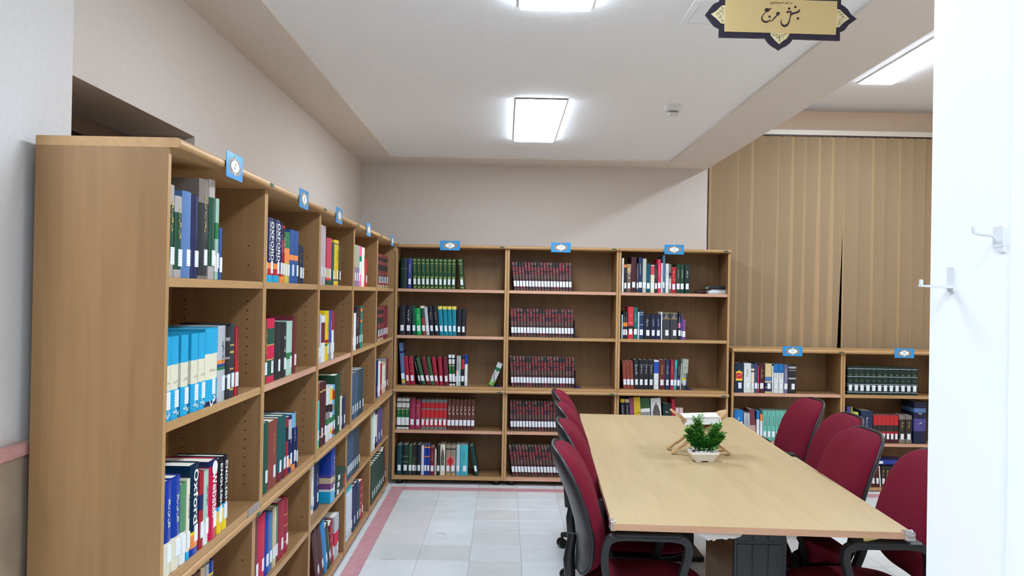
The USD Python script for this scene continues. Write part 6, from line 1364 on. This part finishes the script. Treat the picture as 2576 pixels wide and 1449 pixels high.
for case, sh, rows in SHELVES:
    low = case[0] == "C"
    where = "%s, %s" % ({1: "top shelf", 2: "middle shelf", 3: "bottom shelf"}[sh] if low else SHELF[sh], CASE[case])
    count = {}
    for r in rows: count[r[5]] = count.get(r[5], 0) + 1
    seen = {}
    for u, w, h, s, lean, desc, spec in rows:
        seed += 1
        n = count[desc]; seen[desc] = seen.get(desc, 0) + 1; i = seen[desc]
        if n == 1: lb, grp = "%s, %s" % (desc, where), None
        else:
            lb = ("%s of %s %s, %s" % ("left one" if i == 1 else "right one", "two", plural(desc), where)) if n == 2 else "%s from left of %s %s, %s" % (ORD(i), NUM.get(n, n), plural(desc), where)
            grp = "%s, %s" % (plural(desc), where)
        if len(lb.split()) > 16: lb = lb.replace(" from left of ", " of ")
        if len(lb.split()) > 16: print("LONG", lb)
        z = (ZLOW if low else ZSH)[sh] + (w / 2) * math.sin(abs(math.radians(lean))) + 0.0004
        cap = 0.30 - s if case[0] != "L" else 0.285 - s
        d = depth_of(h, cap)
        if case[0] == "L":
            # part of an upper or of a lower unit, which stands 23 mm further back
            loc, rz = (-(0.862 if sh <= 3 else 0.885) - s, u, z), 90
        else: loc, rz = (u, 6.99 + s, z), 0
        key = (round(w, 4), round(h, 3), spec, desc)
        if key in proto: copy_of(proto[key], kind_of(desc)[0], lb, loc, (0, lean, rz), grp)
        else: proto[key] = make_book(lb, grp, loc, (0, lean, rz), w, h, d, spec, seed, kind_of(desc))

# books lying flat, and what stands among the books
def flat_book(label, loc, rz, L, d, th, colour, end=None, group=None, labelled=True, finish="cover_cloth"):
    """spine along x facing -y, lying on its side"""
    bands = [(0.86, 1.0, lin(COL[end]))] if end else []
    t = thing("book", label, "book", loc, (0, 0, rz), group)
    m, c, T = cover_mesh(th, L, d, lin(COL[colour]), bands, min(0.005, 0.1 * th))
    R = lambda v: np.column_stack([v[:, 2] - L / 2, v[:, 1], -v[:, 0] + th / 2])
    obj("cover", (R(m[0]), m[1]), finish, t, colors=c)
    obj("pages", box(-L / 2 + 0.003, L / 2 - 0.003, 0.009, d - 0.004, T, th - T), "page_cream", t)
    if labelled: obj("call_number_label", cbox(-L * 0.36, -L * 0.36 + 0.046, -0.0013, 0.003, th * 0.2, th * 0.8, 0.0003), "label_paper", t)
for k, n in enumerate(("lowest", "middle", "topmost")):
    flat_book("dark green book, %s of the flat stack with red ends, fourth shelf, third left bookcase" % n, (-0.885 + 0.004 * k, 4.785 - 0.006 * k, 0.4365 + 0.0405 * k), 90, 0.262, 0.20, 0.040, "dgreen2", "red" if k < 2 else None, "dark green books lying in a stack")
flat_book("turquoise book with navy edge lying on the white ribbed binders, fourth left bookcase", (-0.912, 5.205, 0.3265), 90, 0.22, 0.17, 0.046, "turq", None, labelled=False)
flat_book("blue book lying flat across the standing books, bottom shelf, right low bookcase", (3.145, 7.035, 0.2105), 0, 0.27, 0.19, 0.036, "royal", None, finish="cover_gloss")
flat_book("white book lying under a small black one, top shelf, right back bookcase", (1.732, 7.06, 1.5725), 0, 0.145, 0.20, 0.026, "white", None, labelled=False)
flat_book("thin white leaflet lying on the flat white book, right back bookcase", (1.742, 7.065, 1.599), 3, 0.125, 0.16, 0.008, "lilacw", None, labelled=False)
flat_book("small black book on top of the flat white book, right back bookcase", (1.733, 7.07, 1.6075), -2, 0.146, 0.17, 0.030, "black", None, labelled=False)
flat_book("flat maroon book behind the white one, top shelf, right back bookcase", (1.62, 7.13, 1.5725), 0, 0.07, 0.16, 0.022, "dmaroon", None, labelled=False)
for x, y, z, n in ((-0.055, 7.03, 0.790, "third shelf of the left back bookcase"), (0.60, 7.02, 0.790, "third shelf of the middle back bookcase"), (0.585, 7.01, 1.197, "second shelf of the middle back bookcase"), (1.505, 7.02, 0.790, "third shelf of the right back bookcase")):
    t = thing("bookend", "dark blue metal bookend, %s" % n, "bookend", (x, y, z), group="dark blue bookends")
    obj("foot_plate", prism(sg.box(-0.012, 0, 0.020, 0.12).buffer(0.010, 4), 0, 0.0012), "bookend_navy", t)
    obj("upright", turn(prism(sg.box(0.0, 0.01, 0.11, 0.13).buffer(0.008, 4), -0.0007, 0.0007), ((0, 1, 0), (0, 0, 1), (1, 0, 0))).apply_translation((-0.018, 0.0, 0.0)), "bookend_navy", t)
